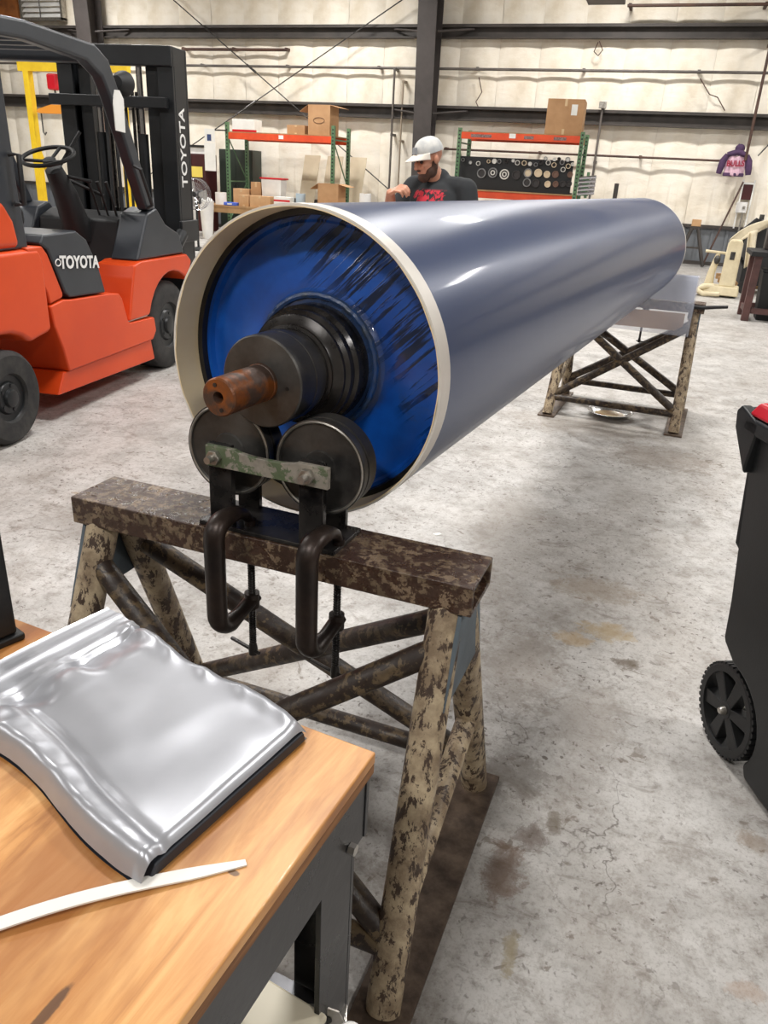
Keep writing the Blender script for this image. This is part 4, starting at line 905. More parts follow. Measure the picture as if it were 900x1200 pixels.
# cluttered bench below the left rack
pb = thing('packing_bench', 'long cluttered bench in front of the left rack', 'bench', (-8.5, 17.2, 0))
for k in range(4): MB().box(-2.0, 2.3, -0.42 + k*0.2, -0.225 + k*0.2, 0.68, 0.72).build('plank', BOARD, pb)
for xx in (-1.9, 0.1, 2.2):
    for yy in (-0.36, 0.3): MB().box(xx - 0.04, xx + 0.04, yy - 0.04, yy + 0.04, 0, 0.68).build('leg', BOARD, pb)
MB().box(-1.9, 2.2, -0.40, -0.37, 0.56, 0.68).build('apron', BOARD, pb)
BZ = 0.721
carton('carton', 'light brown carton at the left end of the cluttered bench', (-9.42, 17.38, BZ), 0.40, 0.3, 0.36, 4, CARD2)
carton('carton', 'small light carton in front on the cluttered bench', (-9.16, 17.0, BZ), 0.26, 0.22, 0.24, -3, CARD2)
carton('carton', 'flat light brown carton in the middle of the cluttered bench', (-8.75, 17.0, BZ), 0.5, 0.25, 0.24, 0, CARD2)
carton('carton', 'brown carton left of the white tote with the red lid', (-9.03, 17.38, BZ), 0.26, 0.28, 0.52, 0, CARD)
carton('carton', 'open brown carton at the right end of the cluttered bench', (-7.12, 17.2, BZ), 0.5, 0.4, 0.58, -3, CARD, flaps=True)
tt = thing('white_tote', 'tall white tote with red lid on the cluttered bench', 'tote', (-8.62, 17.35, BZ), 0)
MB().frustum((-0.22, 0.22, -0.14, 0.14), (-0.25, 0.25, -0.16, 0.16), 0, 0.60).build('body', WHITEP, tt, bevel=0.01); MB().box(-0.28, 0.28, -0.18, 0.18, 0.60, 0.63).build('lid', RED, tt, bevel=0.006)
rw = carton('white_carton', 'white carton with red print on the cluttered bench', (-8.22, 17.05, BZ), 0.4, 0.25, 0.25, 0, PAPER, tape=False)
MB().box(-0.2, 0.2, -0.1265, -0.125, 0.15, 0.19).build('red_band', RED, rw)
for k, (x, y, r, h, lb, mt) in enumerate([(-9.87, 17.1, .13, .26, 'white roll standing at the left end of the cluttered bench', WHITEP), (-7.88, 17.2, .11, .34, 'pale blue tin on the cluttered bench', pm('tin_blue', S(176,194,206), None, 1, 0.4)), (-6.32, 17.2, .13, .42, 'white roll standing at the right end of the bench', WHITEP)]):
    t = thing('roll_stock', lb, 'roll', (x, y, BZ)); MB().lathe([(0,0.02),(0,r),(h,r),(h,r*0.35),(h-0.03,r*0.34)], (0,0,0), (0,0,1), 28).build('wound_sheet', mt, t); MB().lathe([(h-0.05,r*0.34),(h+0.004,r*0.34),(h+0.004,r*0.28),(h-0.05,r*0.28)], (0,0,0), (0,0,1), 20).build('core', CARD, t)
t = thing('blue_packet', 'small blue packet on the cluttered bench', 'packet', (-9.48, 16.88, BZ)); MB().box(-0.16,0.16,-0.08,0.08,0,0.07).build('wrapper', pm('packet_blue', S(70,100,200), None, 1, 0.4), t, bevel=0.015); MB().box(-0.06,0.06,-0.081,-0.08,0.02,0.05).build('packet_label', PAPER, t)
for k, (x, y, r, lb) in enumerate([(-10.30, 16.45, .15, 'white plastic bin at the left end of the bench by the fan'), (-9.85, 16.42, .13, 'white plastic bin second from the fan')]):
    t = thing('white_bin', lb, 'bin', (x + (0.0), y, 0.0), 0, 'white bins by the fan')
    MB().lathe([(0.0,0),(0.0,r*0.85),(0.78,r*1.25),(0.80,r*1.32),(0.80,r*1.2),(0.03,r*0.8),(0.03,0)], (0,0,0), (0,0,1), 32).build('tub', WHITEP, t)
    MB().ball((0,0,0.80), (r*1.1, r*1.1, 0.09)).build('liner_bag', WHITEP, t)
# leaning pale boards behind the bench
for k in range(3):
    lbx = MB().prism([(0,0),(0.42,0),(0.42,1.9),(0,1.9)], (0,0,0), (1,0,0), (0.10,0.12,1), (0,0.02,0)).build('leaning_board', pm('pale_board', S(216,202,176), S(200,184,156), 2, 0.7))
    lbx.location = (-9.0 + k*0.62, 19.25, 0.0); tag(lbx, ('leftmost', 'middle', 'rightmost')[k] + ' of three pale boards leaning on the wall behind the left rack', 'board', 'boards leaning behind the left rack')

MAROON = pm('maroon_cabinet', S(74,24,26), S(60,18,20), 2, 0.5); DGREEN = pm('green_cabinet', S(50,58,50), S(42,50,42), 2, 0.5)
def cabinet(label, x0, x1, y, h, mat):
    t = thing('cabinet', label, 'cabinet', ((x0+x1)/2, y, 0)); w = (x1-x0)/2
    MB().box(-w, w, 0.0, 0.5, 0, h).build('body', mat, t, bevel=0.006)
    for s in (-1, 1):
        d = MB().box(*sorted((s*0.004, s*(w - 0.01))), -0.02, -0.001, 0.06, h - 0.02).build('door', mat, t, bevel=0.004)
        MB().box(*sorted((s*0.03, s*0.05)), -0.04, -0.02, h*0.5, h*0.5 + 0.14).build('handle', DARKSTEEL, d)
    return t
cb = cabinet('maroon steel cabinet with a yellow notice beside the forklift mast', -11.62, -10.83, 18.1, 1.78, MAROON)
MB().box(-0.0, 0.30, -0.024, -0.0205, 1.26, 1.50).build('notice', pm('yellow_notice', S(244,222,104), None, 1, 0.7), cb)
cabinet('dark green steel cabinet behind the left rack post', -11.05, -10.10, 18.35, 1.94, DGREEN).location.y = 19.12
pr = thing('label_printer', 'white office machine on top of the maroon cabinet', 'printer', (-11.15, 18.32, 1.781)); MB().frustum((-0.32,0.3,-0.18,0.18),(-0.32,0.3,-0.14,0.18),0,0.16).build('body', WHITEP, pr, bevel=0.015); MB().box(-0.34,0.32,-0.2,0.19,0.16,0.2).build('lid', BLACK, pr, bevel=0.006); MB().box(-0.26,-0.16,-0.1855,-0.17,0.06,0.14).build('panel', BLACK, pr)
pp = thing('hanging_notice', 'long white notice with blue square hanging on the left rack post', 'notice', (-10.60, 17.93, 1.42)); MB().box(-0.16,0.14,0,0.004,0,0.62).build('sheet', PAPER, pp); MB().box(-0.14,0.14,0.0,0.004,0.63,0.92).build('sheet', PAPER, pp); MB().box(0.10,0.46,0.004,0.03,0.88,0.91).build('hanger', DARKSTEEL, pp); MB().box(-0.07,0.04,-0.002,0,0.66,0.80).build('blue_print', pm('notice_blue', S(50,66,110), None, 1, 0.6), pp)

# pedestal fan
fan = thing('pedestal_fan', 'grey wire pedestal fan standing by the forklift mast', 'fan', (-8.62, 14.0, 0))
MB().lathe([(0,0),(0,0.24),(0.02,0.24),(0.05,0.06),(0.06,0.03)], (0,0,0), (0,0,1), 32).build('base', BLACK, fan)
MB().cyl((0,0,0.05), (0,0,0.86), 0.022, n=12).build('pole', BLACK, fan)
MB().lathe([(0.06,0.0),(0.06,0.07),(0.20,0.08),(0.24,0.05),(0.24,0)], (0,0,1.02), AX, 20).build('motor', BLACK, fan)
MB().cyl((0,0.12,0.84), (0,0.12,0.98), 0.03, n=10).cyl((0,0,0.86),(0,0.12,0.90),0.022,n=10).build('yoke', BLACK, fan)
cage = MB(); fa = Vector((0,0,1.02))
for yy, rr_ in ((-0.06,0.28),(-0.075,0.21),(-0.08,0.14),(-0.082,0.07),(0.06,0.28),(0.0,0.285)):
    cage.path([(rr_*math.cos(a*math.pi/18), yy, 1.02 + rr_*math.sin(a*math.pi/18)) for a in range(36)], 0.0035 if rr_ < 0.27 else 0.007, 6, closed=True)
for k in range(36):
    g = k*math.pi/18
    cage.path([(0.04*math.cos(g), -0.083, 1.02 + 0.04*math.sin(g)), (0.2*math.cos(g), -0.077, 1.02 + 0.2*math.sin(g)), (0.28*math.cos(g), -0.06, 1.02 + 0.28*math.sin(g)), (0.285*math.cos(g), 0.0, 1.02 + 0.285*math.sin(g)), (0.27*math.cos(g), 0.06, 1.02 + 0.27*math.sin(g)), (0.07*math.cos(g), 0.1, 1.02 + 0.07*math.sin(g))], 0.002, 4)
stuff(cage.build('wire_cage', CHROME, fan))
for k in range(3):
    g = 2*math.pi*k/3
    def bl(u, v, g=g): 
        r = 0.05 + 0.19*u; a = g + (v - 0.5)*(0.9 - 0.1*u); return (r*math.cos(a), 0.03*(v - 0.5), 1.02 + r*math.sin(a))
    MB().grid(bl, 6, 6).build('blade', pm('fan_blade', S(150,146,140), None, 1, 0.4), fan, sharp=180, recalc=False)
MB().lathe([(-0.086,0.0),(-0.086,0.045),(-0.075,0.05),(0.05,0.05)], (0,0,1.02), AX, 20).build('hub', BLACK, fan)

# ---------------------------------------------------------------- the man behind the roll
SKIN = pm('skin', S(206,150,122), S(190,130,104), 9, 0.5)
SHIRT = NT('black_tee')
sx_ = SHIRT.n('ShaderNodeSeparateXYZ'); SHIRT.l(SHIRT.coord(), sx_.inputs[0])
pr_ = SHIRT.ramp(SHIRT.noise(26, 3, 0.6, None, 0.8), [(0.47, 0.0), (0.52, 1.0)])
mx = SHIRT.math('MULTIPLY', SHIRT.ramp(SHIRT.math('ABSOLUTE', SHIRT.math('ADD', sx_.outputs[0], 0.01)), [(0.115, 1.0), (0.13, 0.0)]), SHIRT.ramp(SHIRT.math('ABSOLUTE', SHIRT.math('SUBTRACT', sx_.outputs[2], 1.31)), [(0.15, 1.0), (0.165, 0.0)]))
mx = SHIRT.math('MULTIPLY', mx, SHIRT.ramp(sx_.outputs[1], [(0.0, 1.0), (0.001, 0.0)]))
SHIRT.color(SHIRT.mix(SHIRT.math('MULTIPLY', pr_, mx), S(34,37,40), S(196,44,60))); SHIRT.rough(0.85); SHIRT = SHIRT.m
DENIM = pm('denim', S(52,62,84), S(42,52,72), 20, 0.85); BEARD = pm('beard', S(92,66,52), S(70,50,42), 40, 0.8); BOOT = pm('boot', S(60,46,36), None, 1, 0.7)
CAPM = NT('cap_cloth'); CAPM.color(CAPM.ramp(CAPM.noise(9, 4), [(0.4, S(214,212,206)), (0.62, S(178,180,180))])); CAPM.rough(0.85); CAPM = CAPM.m
CAPW = pm('cap_visor', S(226,218,206), None, 1, 0.8)
man = thing('person', 'person in a light cap and black t-shirt standing behind the roll looking down', 'person', (-1.52, 5.60, 0), math.radians(-15))
HM = Matrix.Translation((-0.05, -0.075, 1.655)) @ Matrix.Rotation(math.radians(-28), 4, 'Z') @ Matrix.Rotation(math.radians(18), 4, 'X')
def hp(p): return HM @ Vector(p)
def remesh(o, v, it=6, f=0.5):
    r = o.modifiers.new('remesh', 'REMESH'); r.mode = 'VOXEL'; r.voxel_size = v; r.use_smooth_shade = True
    s = o.modifiers.new('smooth', 'SMOOTH'); s.iterations = it; s.factor = f; return o
RS, RE, RW = Vector((-0.205, 0.02, 1.475)), Vector((-0.325, -0.10, 1.265)), Vector((-0.205, -0.29, 1.435))
LS, LE, LW = Vector((0.205, 0.02, 1.475)), Vector((0.30, -0.03, 1.19)), Vector((0.16, -0.26, 1.16))
b = MB()
# torso, hips, legs
b.ball((0, 0.0, 1.32), (0.185, 0.125, 0.21)); b.ball((0, -0.02, 1.12), (0.18, 0.145, 0.18)); b.ball((0, 0.0, 0.96), (0.175, 0.13, 0.14))
for s in (-1, 1):
    b.capsule((s*0.095, 0.0, 0.92), (s*0.11, -0.01, 0.50), 0.088, 0.058); b.capsule((s*0.11, -0.01, 0.50), (s*0.12, 0.03, 0.10), 0.056, 0.038)
    b.capsule((s*0.12, 0.03, 0.06), (s*0.13, -0.12, 0.04), 0.04, 0.034)
b.capsule((-0.14, 0.02, 1.49), (0.14, 0.02, 1.49), 0.06, 0.06)
b.capsule((0, 0.015, 1.48), hp((0, 0.02, -0.09)), 0.066, 0.058)
for (A, E_, Wr) in ((RS, RE, RW), (LS, LE, LW)):
    b.capsule(A, E_, 0.058, 0.045); b.capsule(E_, E_.lerp(Wr, 0.35), 0.045, 0.046); b.capsule(E_.lerp(Wr, 0.35), Wr, 0.046, 0.030)
# head: skull, jaw, nose, brow, ears, lips
def HB(c, r): 
    m = MB().ball((0,0,0), r, 18, 12); b.add([HM @ (Vector(c) + Vector(p)) for p in m.v], m.f)
HB((0, 0.015, 0.04), (0.076, 0.094, 0.09)); HB((0, -0.015, -0.045), (0.062, 0.078, 0.075)); HB((0, -0.055, -0.085), (0.04, 0.035, 0.03))
HB((0, -0.098, -0.01), (0.013, 0.018, 0.028)); HB((0, -0.108, -0.028), (0.017, 0.014, 0.012)); HB((0, -0.07, 0.03), (0.058, 0.018, 0.013))
HB((0, -0.088, -0.058), (0.024, 0.010, 0.008)); HB((-0.04, -0.07, -0.02), (0.018, 0.016, 0.016)); HB((0.04, -0.07, -0.02), (0.018, 0.016, 0.016))
for s in (-1, 1): HB((s*0.078, 0.015, 0.0), (0.012, 0.02, 0.034))
# hands: palm, four fingers with knuckle bends, thumb leaving the side of the palm
def hand(W_, d, n, side):
    # W_: wrist, d: direction along the palm, n: palm-facing direction, side: towards the thumb
    d, n, side = Vector(d).normalized(), Vector(n).normalized(), Vector(side).normalized()
    for k in range(4):
        o = side * (0.030 - 0.020*k)
        b.capsule(W_ + d*0.01 + o*0.6, W_ + d*0.085 + o, 0.015, 0.0125)
        L1 = (0.040, 0.046, 0.043, 0.034)[k]; r0 = (0.0095, 0.0098, 0.0095, 0.0085)[k]
        p0 = W_ + d*0.088 + o; p1 = p0 + (d*0.85 + n*0.52).normalized()*L1; p2 = p1 + (d*0.25 + n*0.97).normalized()*L1*0.7; p3 = p2 + (d*-0.25 + n*0.97).normalized()*L1*0.5
        b.capsule(p0, p1, r0, r0*0.95, 10); b.capsule(p1, p2, r0*0.95, r0*0.88, 10); b.capsule(p2, p3, r0*0.88, r0*0.8, 10)
    t0 = W_ + d*0.022 + side*0.026; t1 = t0 + (d*0.6 + side*0.6 + n*0.5).normalized()*0.042; t2 = t1 + (d*0.85 + n*0.5 + side*0.05).normalized()*0.034; t3 = t2 + (d*0.8 + n*0.5 - side*0.2).normalized()*0.024
    b.capsule(t0, t1, 0.015, 0.0115, 10); b.capsule(t1, t2, 0.0115, 0.0102, 10); b.capsule(t2, t3, 0.0102, 0.009, 10)
hand(RW, (0.80, -0.25, 0.35), (0.25, 0.55, -0.8), (0.2, 0.6, 0.5))
hand(LW, (-0.85, -0.35, -0.05), (0.1, 0.5, -0.85), (0.1, -0.7, 0.6))
remesh(b.build('body', SKIN, man, sharp=180), 0.0055, 5)
# shirt with short sleeves
t = MB()
t.ball((0, 0.0, 1.33), (0.222, 0.158, 0.215)); t.ball((0, -0.03, 1.13), (0.215, 0.178, 0.20)); t.ball((0, 0.0, 0.98), (0.205, 0.158, 0.12)); t.ball((0, 0.05, 1.42), (0.19, 0.11, 0.135))
t.capsule((-0.15, 0.02, 1.485), (0.15, 0.02, 1.485), 0.078, 0.078); t.capsule((0, 0.03, 1.49), (0, 0.015, 1.535), 0.085, 0.074)
for (A, E_) in ((RS, RE), (LS, LE)): t.capsule(A, A.lerp(E_, 0.82), 0.082, 0.074)
remesh(t.build('t_shirt', SHIRT, man, sharp=180), 0.009, 8)
t = MB(); t.ball((0, 0.0, 0.93), (0.192, 0.148, 0.12))
for s in (-1, 1): t.capsule((s*0.098, 0.0, 0.90), (s*0.112, -0.01, 0.50), 0.106, 0.080); t.capsule((s*0.112, -0.01, 0.50), (s*0.12, 0.03, 0.12), 0.080, 0.070)
remesh(t.build('trousers', DENIM, man, sharp=180), 0.012, 6)
for s in (-1, 1):
    t = MB(); t.capsule((s*0.12, 0.035, 0.10), (s*0.12, 0.03, 0.055), 0.056, 0.055); t.capsule((s*0.12, 0.03, 0.05), (s*0.135, -0.15, 0.045), 0.050, 0.046); t.box(s*0.128 - 0.05, s*0.128 + 0.05, -0.19, 0.085, 0.0, 0.02)
    remesh(t.build('boot', BOOT, man, sharp=180), 0.009, 4)
# beard round the jaw, cap with visor
t = MB()
def TB(c, r): 
    m = MB().ball((0,0,0), r, 16, 10); t.add([HM @ (Vector(c) + Vector(p)) for p in m.v], m.f)
TB((0, -0.056, -0.092), (0.047, 0.044, 0.040)); TB((-0.045, -0.02, -0.07), (0.027, 0.045, 0.040)); TB((0.045, -0.02, -0.07), (0.027, 0.045, 0.040)); TB((0, -0.092, -0.046), (0.03, 0.012, 0.007))
TB((-0.064, 0.005, -0.035), (0.014, 0.022, 0.04)); TB((0.064, 0.005, -0.035), (0.014, 0.022, 0.04))
remesh(t.build('beard', BEARD, man, sharp=180), 0.006, 3)
t = MB()
def cap(u, v):
    a = 2*math.pi*u; e = v*math.pi/2; p = Vector((0.088*math.cos(a)*math.cos(e)**0.85 if v < 1 else 0, 0.012 + 0.107*math.sin(a)*math.cos(e)**0.85 if v < 1 else 0.012, 0.045 + 0.098*math.sin(e)))
    return tuple(HM @ p)
t.grid(cap, 32, 10); cp = t.build('cap', CAPM, man, sharp=180, recalc=False)
def visor(u, v):
    a = math.pi*(1.12 + 0.76*u); r = 1 + v*0.78*math.sin(math.pi*(0.06 + 0.88*u)); return tuple(HM @ Vector((0.087*math.cos(a)*(1 + (r-1)*0.12), 0.012 + 0.105*math.sin(a)*r, 0.052 - 0.022*v - 0.02*(2*u-1)**2*v)))
t = MB().grid(visor, 20, 8); vz = t.build('visor', CAPW, cp, sharp=180, recalc=False); vz.modifiers.new('t', 'SOLIDIFY').thickness = 0.004
MB().add([HM @ Vector(p) for p in ((-0.03,-0.100,0.060),(0.03,-0.100,0.060),(0.027,-0.088,0.10),(-0.027,-0.088,0.10),(-0.03,-0.096,0.060),(0.03,-0.096,0.060),(0.027,-0.084,0.10),(-0.027,-0.084,0.10))], [(0,1,2,3),(7,6,5,4),(0,4,5,1),(2,6,7,3),(0,3,7,4),(1,5,6,2)]).build('cap_patch', pm('cap_patch', S(146,150,154), None, 1, 0.8), cp)
for s in (-1, 1):
    e = MB().ball((0,0,0), 0.011, 12, 8); MB().add([HM @ (Vector((s*0.031, -0.076, 0.006)) + Vector(p)) for p in e.v], e.f).build('eye', pm('eye_dark', S(60,46,40), None, 1, 0.3), man)

# ---------------------------------------------------------------- pipes and rods on the back wall
RUSTP = pm('rusty_pipe', S(92,66,54), S(66,48,42), 3, 0.6); GREYP = pm('grey_pipe', S(110,104,98), S(84,78,74), 3, 0.5)
def wpipe(label, pts, r, mat=GREYP, cat='pipe', clips=True):
    t = thing('wall_pipe', label, cat, (0,0,0), 0, 'pipes on the back wall')
    MB().path(pts, r, 10).build('pipe', mat, t)
    if clips:
        a, c = Vector(pts[0]), Vector(pts[-1]); n = max(2, int((c - a).length / 2.2))
        for k in range(n + 1):
            p = a.lerp(c, (k + 0.02) / (n + 0.04)); MB().box(p.x - 0.03, p.x + 0.03, p.y - 0.01, Y1 - 0.02, p.z - 0.012, p.z + r + 0.015).build('clip', mat, t)
    return t
wpipe('long thin pipe running along the wall midway between the two upper girts', [(-21.5, 19.78, 3.86), (2.6, 19.78, 3.86)], 0.03)
wpipe('thin pipe on the wall at the level of the right rack top', [(-5.3, 19.78, 2.18), (1.55, 19.78, 2.18)], 0.024, RUSTP)
wpipe('rusty pipe under the top girt at the left', [(-12.4, 19.78, 4.22), (-9.45, 19.78, 4.22)], 0.035, RUSTP)
wpipe('dark pipe at the very top right of the wall', [(-1.5, 19.5, 5.02), (6.5, 19.5, 5.02)], 0.03, RUSTP)
wpipe('upright grey conduit left of the column by the man', [(-6.62, 19.7, 1.0), (-6.62, 19.7, 3.85)], 0.026)
wpipe('upright pale conduit beside the column by the man', [(-6.40, 19.74, 1.0), (-6.40, 19.74, 3.6)], 0.02, pm('pale_pipe', S(150,136,118), None, 1, 0.5))
hc = wpipe('upright conduit with a box on top right of the big carton', [(-1.72, 19.70, 0.9), (-1.72, 19.70, 3.15)], 0.026); MB().box(-1.80, -1.64, 19.62, 19.70, 3.12, 3.26).build('junction_box', BRIGHTSTEEL, hc, bevel=0.006)
wpipe('upright dark pipe above the hanging jacket', [(1.42, 19.6, 2.2), (1.42, 19.6, 6.5)], 0.03, RUSTP)
wpipe('short dark post standing on the far side of the roll', [(-1.15, 19.55, 0.0), (-1.15, 19.55, 1.62)], 0.05, GIRT, 'post', False)
for lb, a, c in (('diagonal brace rod falling to the right towards the column by the man', (-14.5, 19.62, 6.65), (-6.1, 19.62, 0.87)), ('diagonal brace rod rising to the right towards the column by the man', (-14.5, 19.57, 0.65), (-6.1, 19.57, 5.40)),
                 ('diagonal brace rod right of the jacket', (1.65, 19.62, 2.3), (3.0, 19.62, 4.2))):
    t = thing('brace_rod', lb, 'rod', (0,0,0), 0, 'wind bracing rods'); MB().cyl(a, c, 0.014, n=8).build('rod', DARKSTEEL, t); d = (Vector(c) - Vector(a)).normalized(); MB().cyl(Vector(a).lerp(Vector(c), 0.48), Vector(a).lerp(Vector(c), 0.48) + d*0.3, 0.028, n=8).build('turnbuckle', DARKSTEEL, t)
lr = thing('leaning_rod', 'thin dark rod leaning on the wall below the jacket', 'rod', (0.98, 19.4, 0)); MB().cyl((0,0,0.0), (0.50,0.30,1.78), 0.02, n=8).build('rod', RUSTP, lr); MB().cyl((0,0,0.0), (0.02,0.01,0.07), 0.028, n=8).build('rubber_tip', FTRIM, lr)
# hanging wires
for k, (lb, pts) in enumerate([('loose wire hanging on the wall right of the column', [(-4.6,19.8,3.7),(-4.5,19.8,3.4),(-4.62,19.8,3.2),(-4.5,19.8,3.0)]), ('wavy wire hanging above the jacket', [(0.2,19.82,3.75),(0.45,19.8,3.45),(0.62,19.8,3.40),(0.82,19.8,3.15)]), ('looped cable hung from the wall left of the big carton', [(-2.0,19.78,4.42),(-1.9,19.75,4.25),(-1.98,19.74,4.14),(-2.08,19.75,4.22),(-2.02,19.78,4.40)])]):
    tag(MB().path(pts, 0.012, 6).build('hanging_wire', RUSTP), lb, 'wire')

# louvre and patch at the upper left
lv = thing('wall_louvre', 'white slatted louvre high in the left corner', 'louvre', (-16.62, 19.72, 4.92))
for (a, bq, c, d) in ((-0.68, -0.62, -0.05, 0.95), (0.62, 0.68, -0.05, 0.95), (-0.68, 0.68, -0.06, 0.0), (-0.68, 0.68, 0.9, 0.96)): MB().box(a, bq, 0, 0.16, c, d).build('frame', BRIGHTSTEEL, lv)
for k in range(7): MB().prism([(0.02, 0), (0.13, 0.11), (0.14, 0.10), (0.03, -0.01)], (-0.62, 0, 0.02 + k*0.125), (0,1,0), (0,0,1), (1.24, 0, 0)).build('slat', WHITEP, lv)
MB().cyl((0.0, -0.03, 0.0), (0.0, -0.03, 0.9), 0.012, n=6).build('pull_rod', DARKSTEEL, lv)
tag(MB().box(-18.1, -17.45, 19.80, 19.88, 4.9, 6.0).build('rust_panel', pm('rust_panel', S(160,96,44), S(120,70,34), 3, 0.8)), 'rust brown panel on the wall left of the louvre', 'panel')
uh = thing('unit_heater', 'dark unit heater hanging from the ceiling at the top edge', 'heater', (-1.72, 17.1, 4.66))
MB().box(-0.34, 0.34, -0.3, 0.3, 0, 0.7).build('casing', GIRT, uh, bevel=0.01)
for k in range(6): MB().box(-0.30, 0.30, -0.32, -0.30, 0.08 + k*0.1, 0.10 + k*0.1).build('louvre', DARKSTEEL, uh)
for s in (-0.3, 0.3): MB().cyl((s, 0, 0.7), (s, 0, ZC - 4.66), 0.012, n=6).build('hanger', DARKSTEEL, uh)

# ---------------------------------------------------------------- jacket on the wall
PURP = pm('purple_cloth', S(84,58,92), S(66,46,76), 9, 0.85, bump=0.4, bscale=14, bdist=0.02); LILAC = pm('lilac_cloth', S(226,190,204), S(206,168,188), 8, 0.85, bump=0.4, bscale=14, bdist=0.02)
jk = thing('hanging_jacket', 'purple and pink hooded jacket with red lettering hanging on the wall', 'jacket', (1.24, 19.66, 1.90))
def jb(u, v):
    w = 0.20 + 0.02*v; x = (2*u - 1)*w; return (x, -0.05*(1 - (2*u-1)**2) - 0.012*math.sin(u*19 + v*3), 0.02*math.sin(u*9) + 0.40*v)
q = MB().grid(jb, 20, 12).build('front', LILAC, jk, sharp=180, recalc=False); q.modifiers.new('t', 'SOLIDIFY').thickness = 0.02
for s in (-1, 1):
    MB().path([(s*0.19, 0.0, 0.40), (s*0.255, -0.01, 0.28), (s*0.285, -0.015, 0.12), (s*0.30, -0.015, 0.02)], [0.055, 0.075, 0.068, 0.055], 12).build('sleeve', PURP, jk, sharp=60)
MB().box(-0.21, 0.21, -0.045, 0.03, -0.02, 0.05).build('waistband', PURP, jk, bevel=0.015)
MB().path([(-0.20, -0.02, 0.40), (0.0, -0.03, 0.46), (0.20, -0.02, 0.40)], [0.05, 0.07, 0.05], 12).build('yoke', PURP, jk, sharp=60)
MB().ball((0.03, 0.0, 0.53), (0.10, 0.07, 0.09)).build('hood', PURP, jk)
text_mesh('jacket_lettering', 'BULLS', 0.155, pm('red_print', S(150,30,56), None, 1, 0.8), jk, frame((0.0, -0.075, 0.23), (1,0,0.04), (0,0,1)), 0.002, 0.006, 0.85)
MB().path([(0, 0.02, 0.55), (0, 0.05, 0.62), (0, 0.26, 0.62)], 0.008, 6).build('hook', DARKSTEEL, jk)

# ---------------------------------------------------------------- right background
dp = thing('wall_opening_panel', 'dark maroon panel set in the wall below the jacket', 'panel', (1.61, 19.86, 1.43)); MB().box(-0.10, 0.10, -0.02, 0.06, 0, 0.31).build('plate', MAROON, dp); MB().box(-0.13, -0.10, -0.04, 0.06, -0.6, 0.4).box(0.10, 0.13, -0.04, 0.06, -0.6, 0.4).box(-0.10, 0.10, -0.04, 0.06, 0.31, 0.35).build('frame', PAPER, dp)
eb_ = thing('electrical_box', 'small white electrical box on the wall behind the cream machine', 'electrical box', (1.56, 19.80, 1.16)); MB().box(-0.11, 0.11, -0.06, 0.06, 0, 0.22).build('cover', WHITEP, eb_, bevel=0.01); MB().cyl((0.05, -0.01, -1.2), (0.05, -0.01, 0), 0.02, n=8).build('conduit', BRIGHTSTEEL, eb_); MB().box(0.02, 0.07, -0.075, -0.06, 0.08, 0.14).build('switch', BRIGHTSTEEL, eb_)
sw_ = thing('sawhorse', 'small dark sawhorse with a wood block against the back wall', 'sawhorse', (0.78, 19.35, 0))
MB().box(-0.19, 0.0, -0.10, 0.10, 0.84, 0.98).build('wood_block', CARD2, sw_, bevel=0.006)
MB().box(-0.22, 0.03, -0.12, 0.12, 0.78, 0.84).build('cap_plate', GIRT, sw_)
for s in (-1, 1):
    for y in (-0.1, 0.1): MB().cyl((-0.10 + s*0.06, y, 0.80), (-0.10 + s*0.30, y*2.2, 0.03), 0.035, n=8).build('leg', GIRT, sw_)
MB().box(-0.30, 0.10, -0.16, -0.12, 0.38, 0.42).build('spreader', GIRT, sw_)
CREAM = pm('machine_cream', S(222,210,178), S(204,190,156), 6, 0.5, bump=0.1)
cm = thing('cream_machine', 'cream painted floor machine with a T-handle beyond the far stand', 'machine', (1.12, 14.0, 0), math.radians(-6))
MB().prism([(-0.12,0.0),(0.12,0.0),(0.11,0.66),(0.08,0.72),(-0.08,0.72),(-0.11,0.66)], (0.02,-0.12,0.16), (1,0,0.0), (0,0,1), (0,0.26,0)).build('column', CREAM, cm, bevel=0.03, seg=3)
MB().box(-0.02, 0.05, -0.126, -0.12, 0.58, 0.70).build('name_plate', DARKSTEEL, cm)
MB().frustum((-0.42,0.22,-0.2,0.25),(-0.30,0.2,-0.16,0.2),0.03,0.17).build('base', CREAM, cm, bevel=0.02)
MB().path([(-0.18,-0.1,0.15),(-0.32,-0.16,0.14),(-0.40,-0.2,0.08),(-0.30,-0.26,0.04),(-0.05,-0.28,0.06)], [0.05,0.055,0.05,0.04,0.035], 12).build('foot_arm', CREAM, cm)
MB().path([(-0.26,-0.02,0.15),(-0.25,-0.02,0.36),(-0.22,-0.02,0.52),(-0.20,-0.02,0.66)], [0.075,0.055,0.05,0.03], 12).build('small_post', CREAM, cm)
MB().cyl((-0.40,-0.04,0.68), (0.02,-0.02,0.66), 0.022, n=10).build('t_handle', CREAM, cm)
MB().ball((-0.20,-0.06,0.56), (0.05,0.05,0.07)).build('clutch', DARKSTEEL, cm)
for xx in (-0.34, 0.14): MB().cyl((xx-0.02,0.0,0.05), (xx+0.02,0.0,0.05), 0.05, n=16).build('wheel', RUBBER, cm)
wc = thing('welding_cart', 'dark equipment cart with hoses behind the cream machine', 'cart', (1.74, 15.0, 0))
MB().box(-0.36, 0.5, -0.3, 0.35, 0.14, 1.05).build('cabinet', FTRIM, wc, bevel=0.01)
for xx in (-0.28, 0.4): MB().cyl((xx, -0.32, 0.10), (xx, -0.27, 0.10), 0.10, n=20).build('wheel', RUBBER, wc)
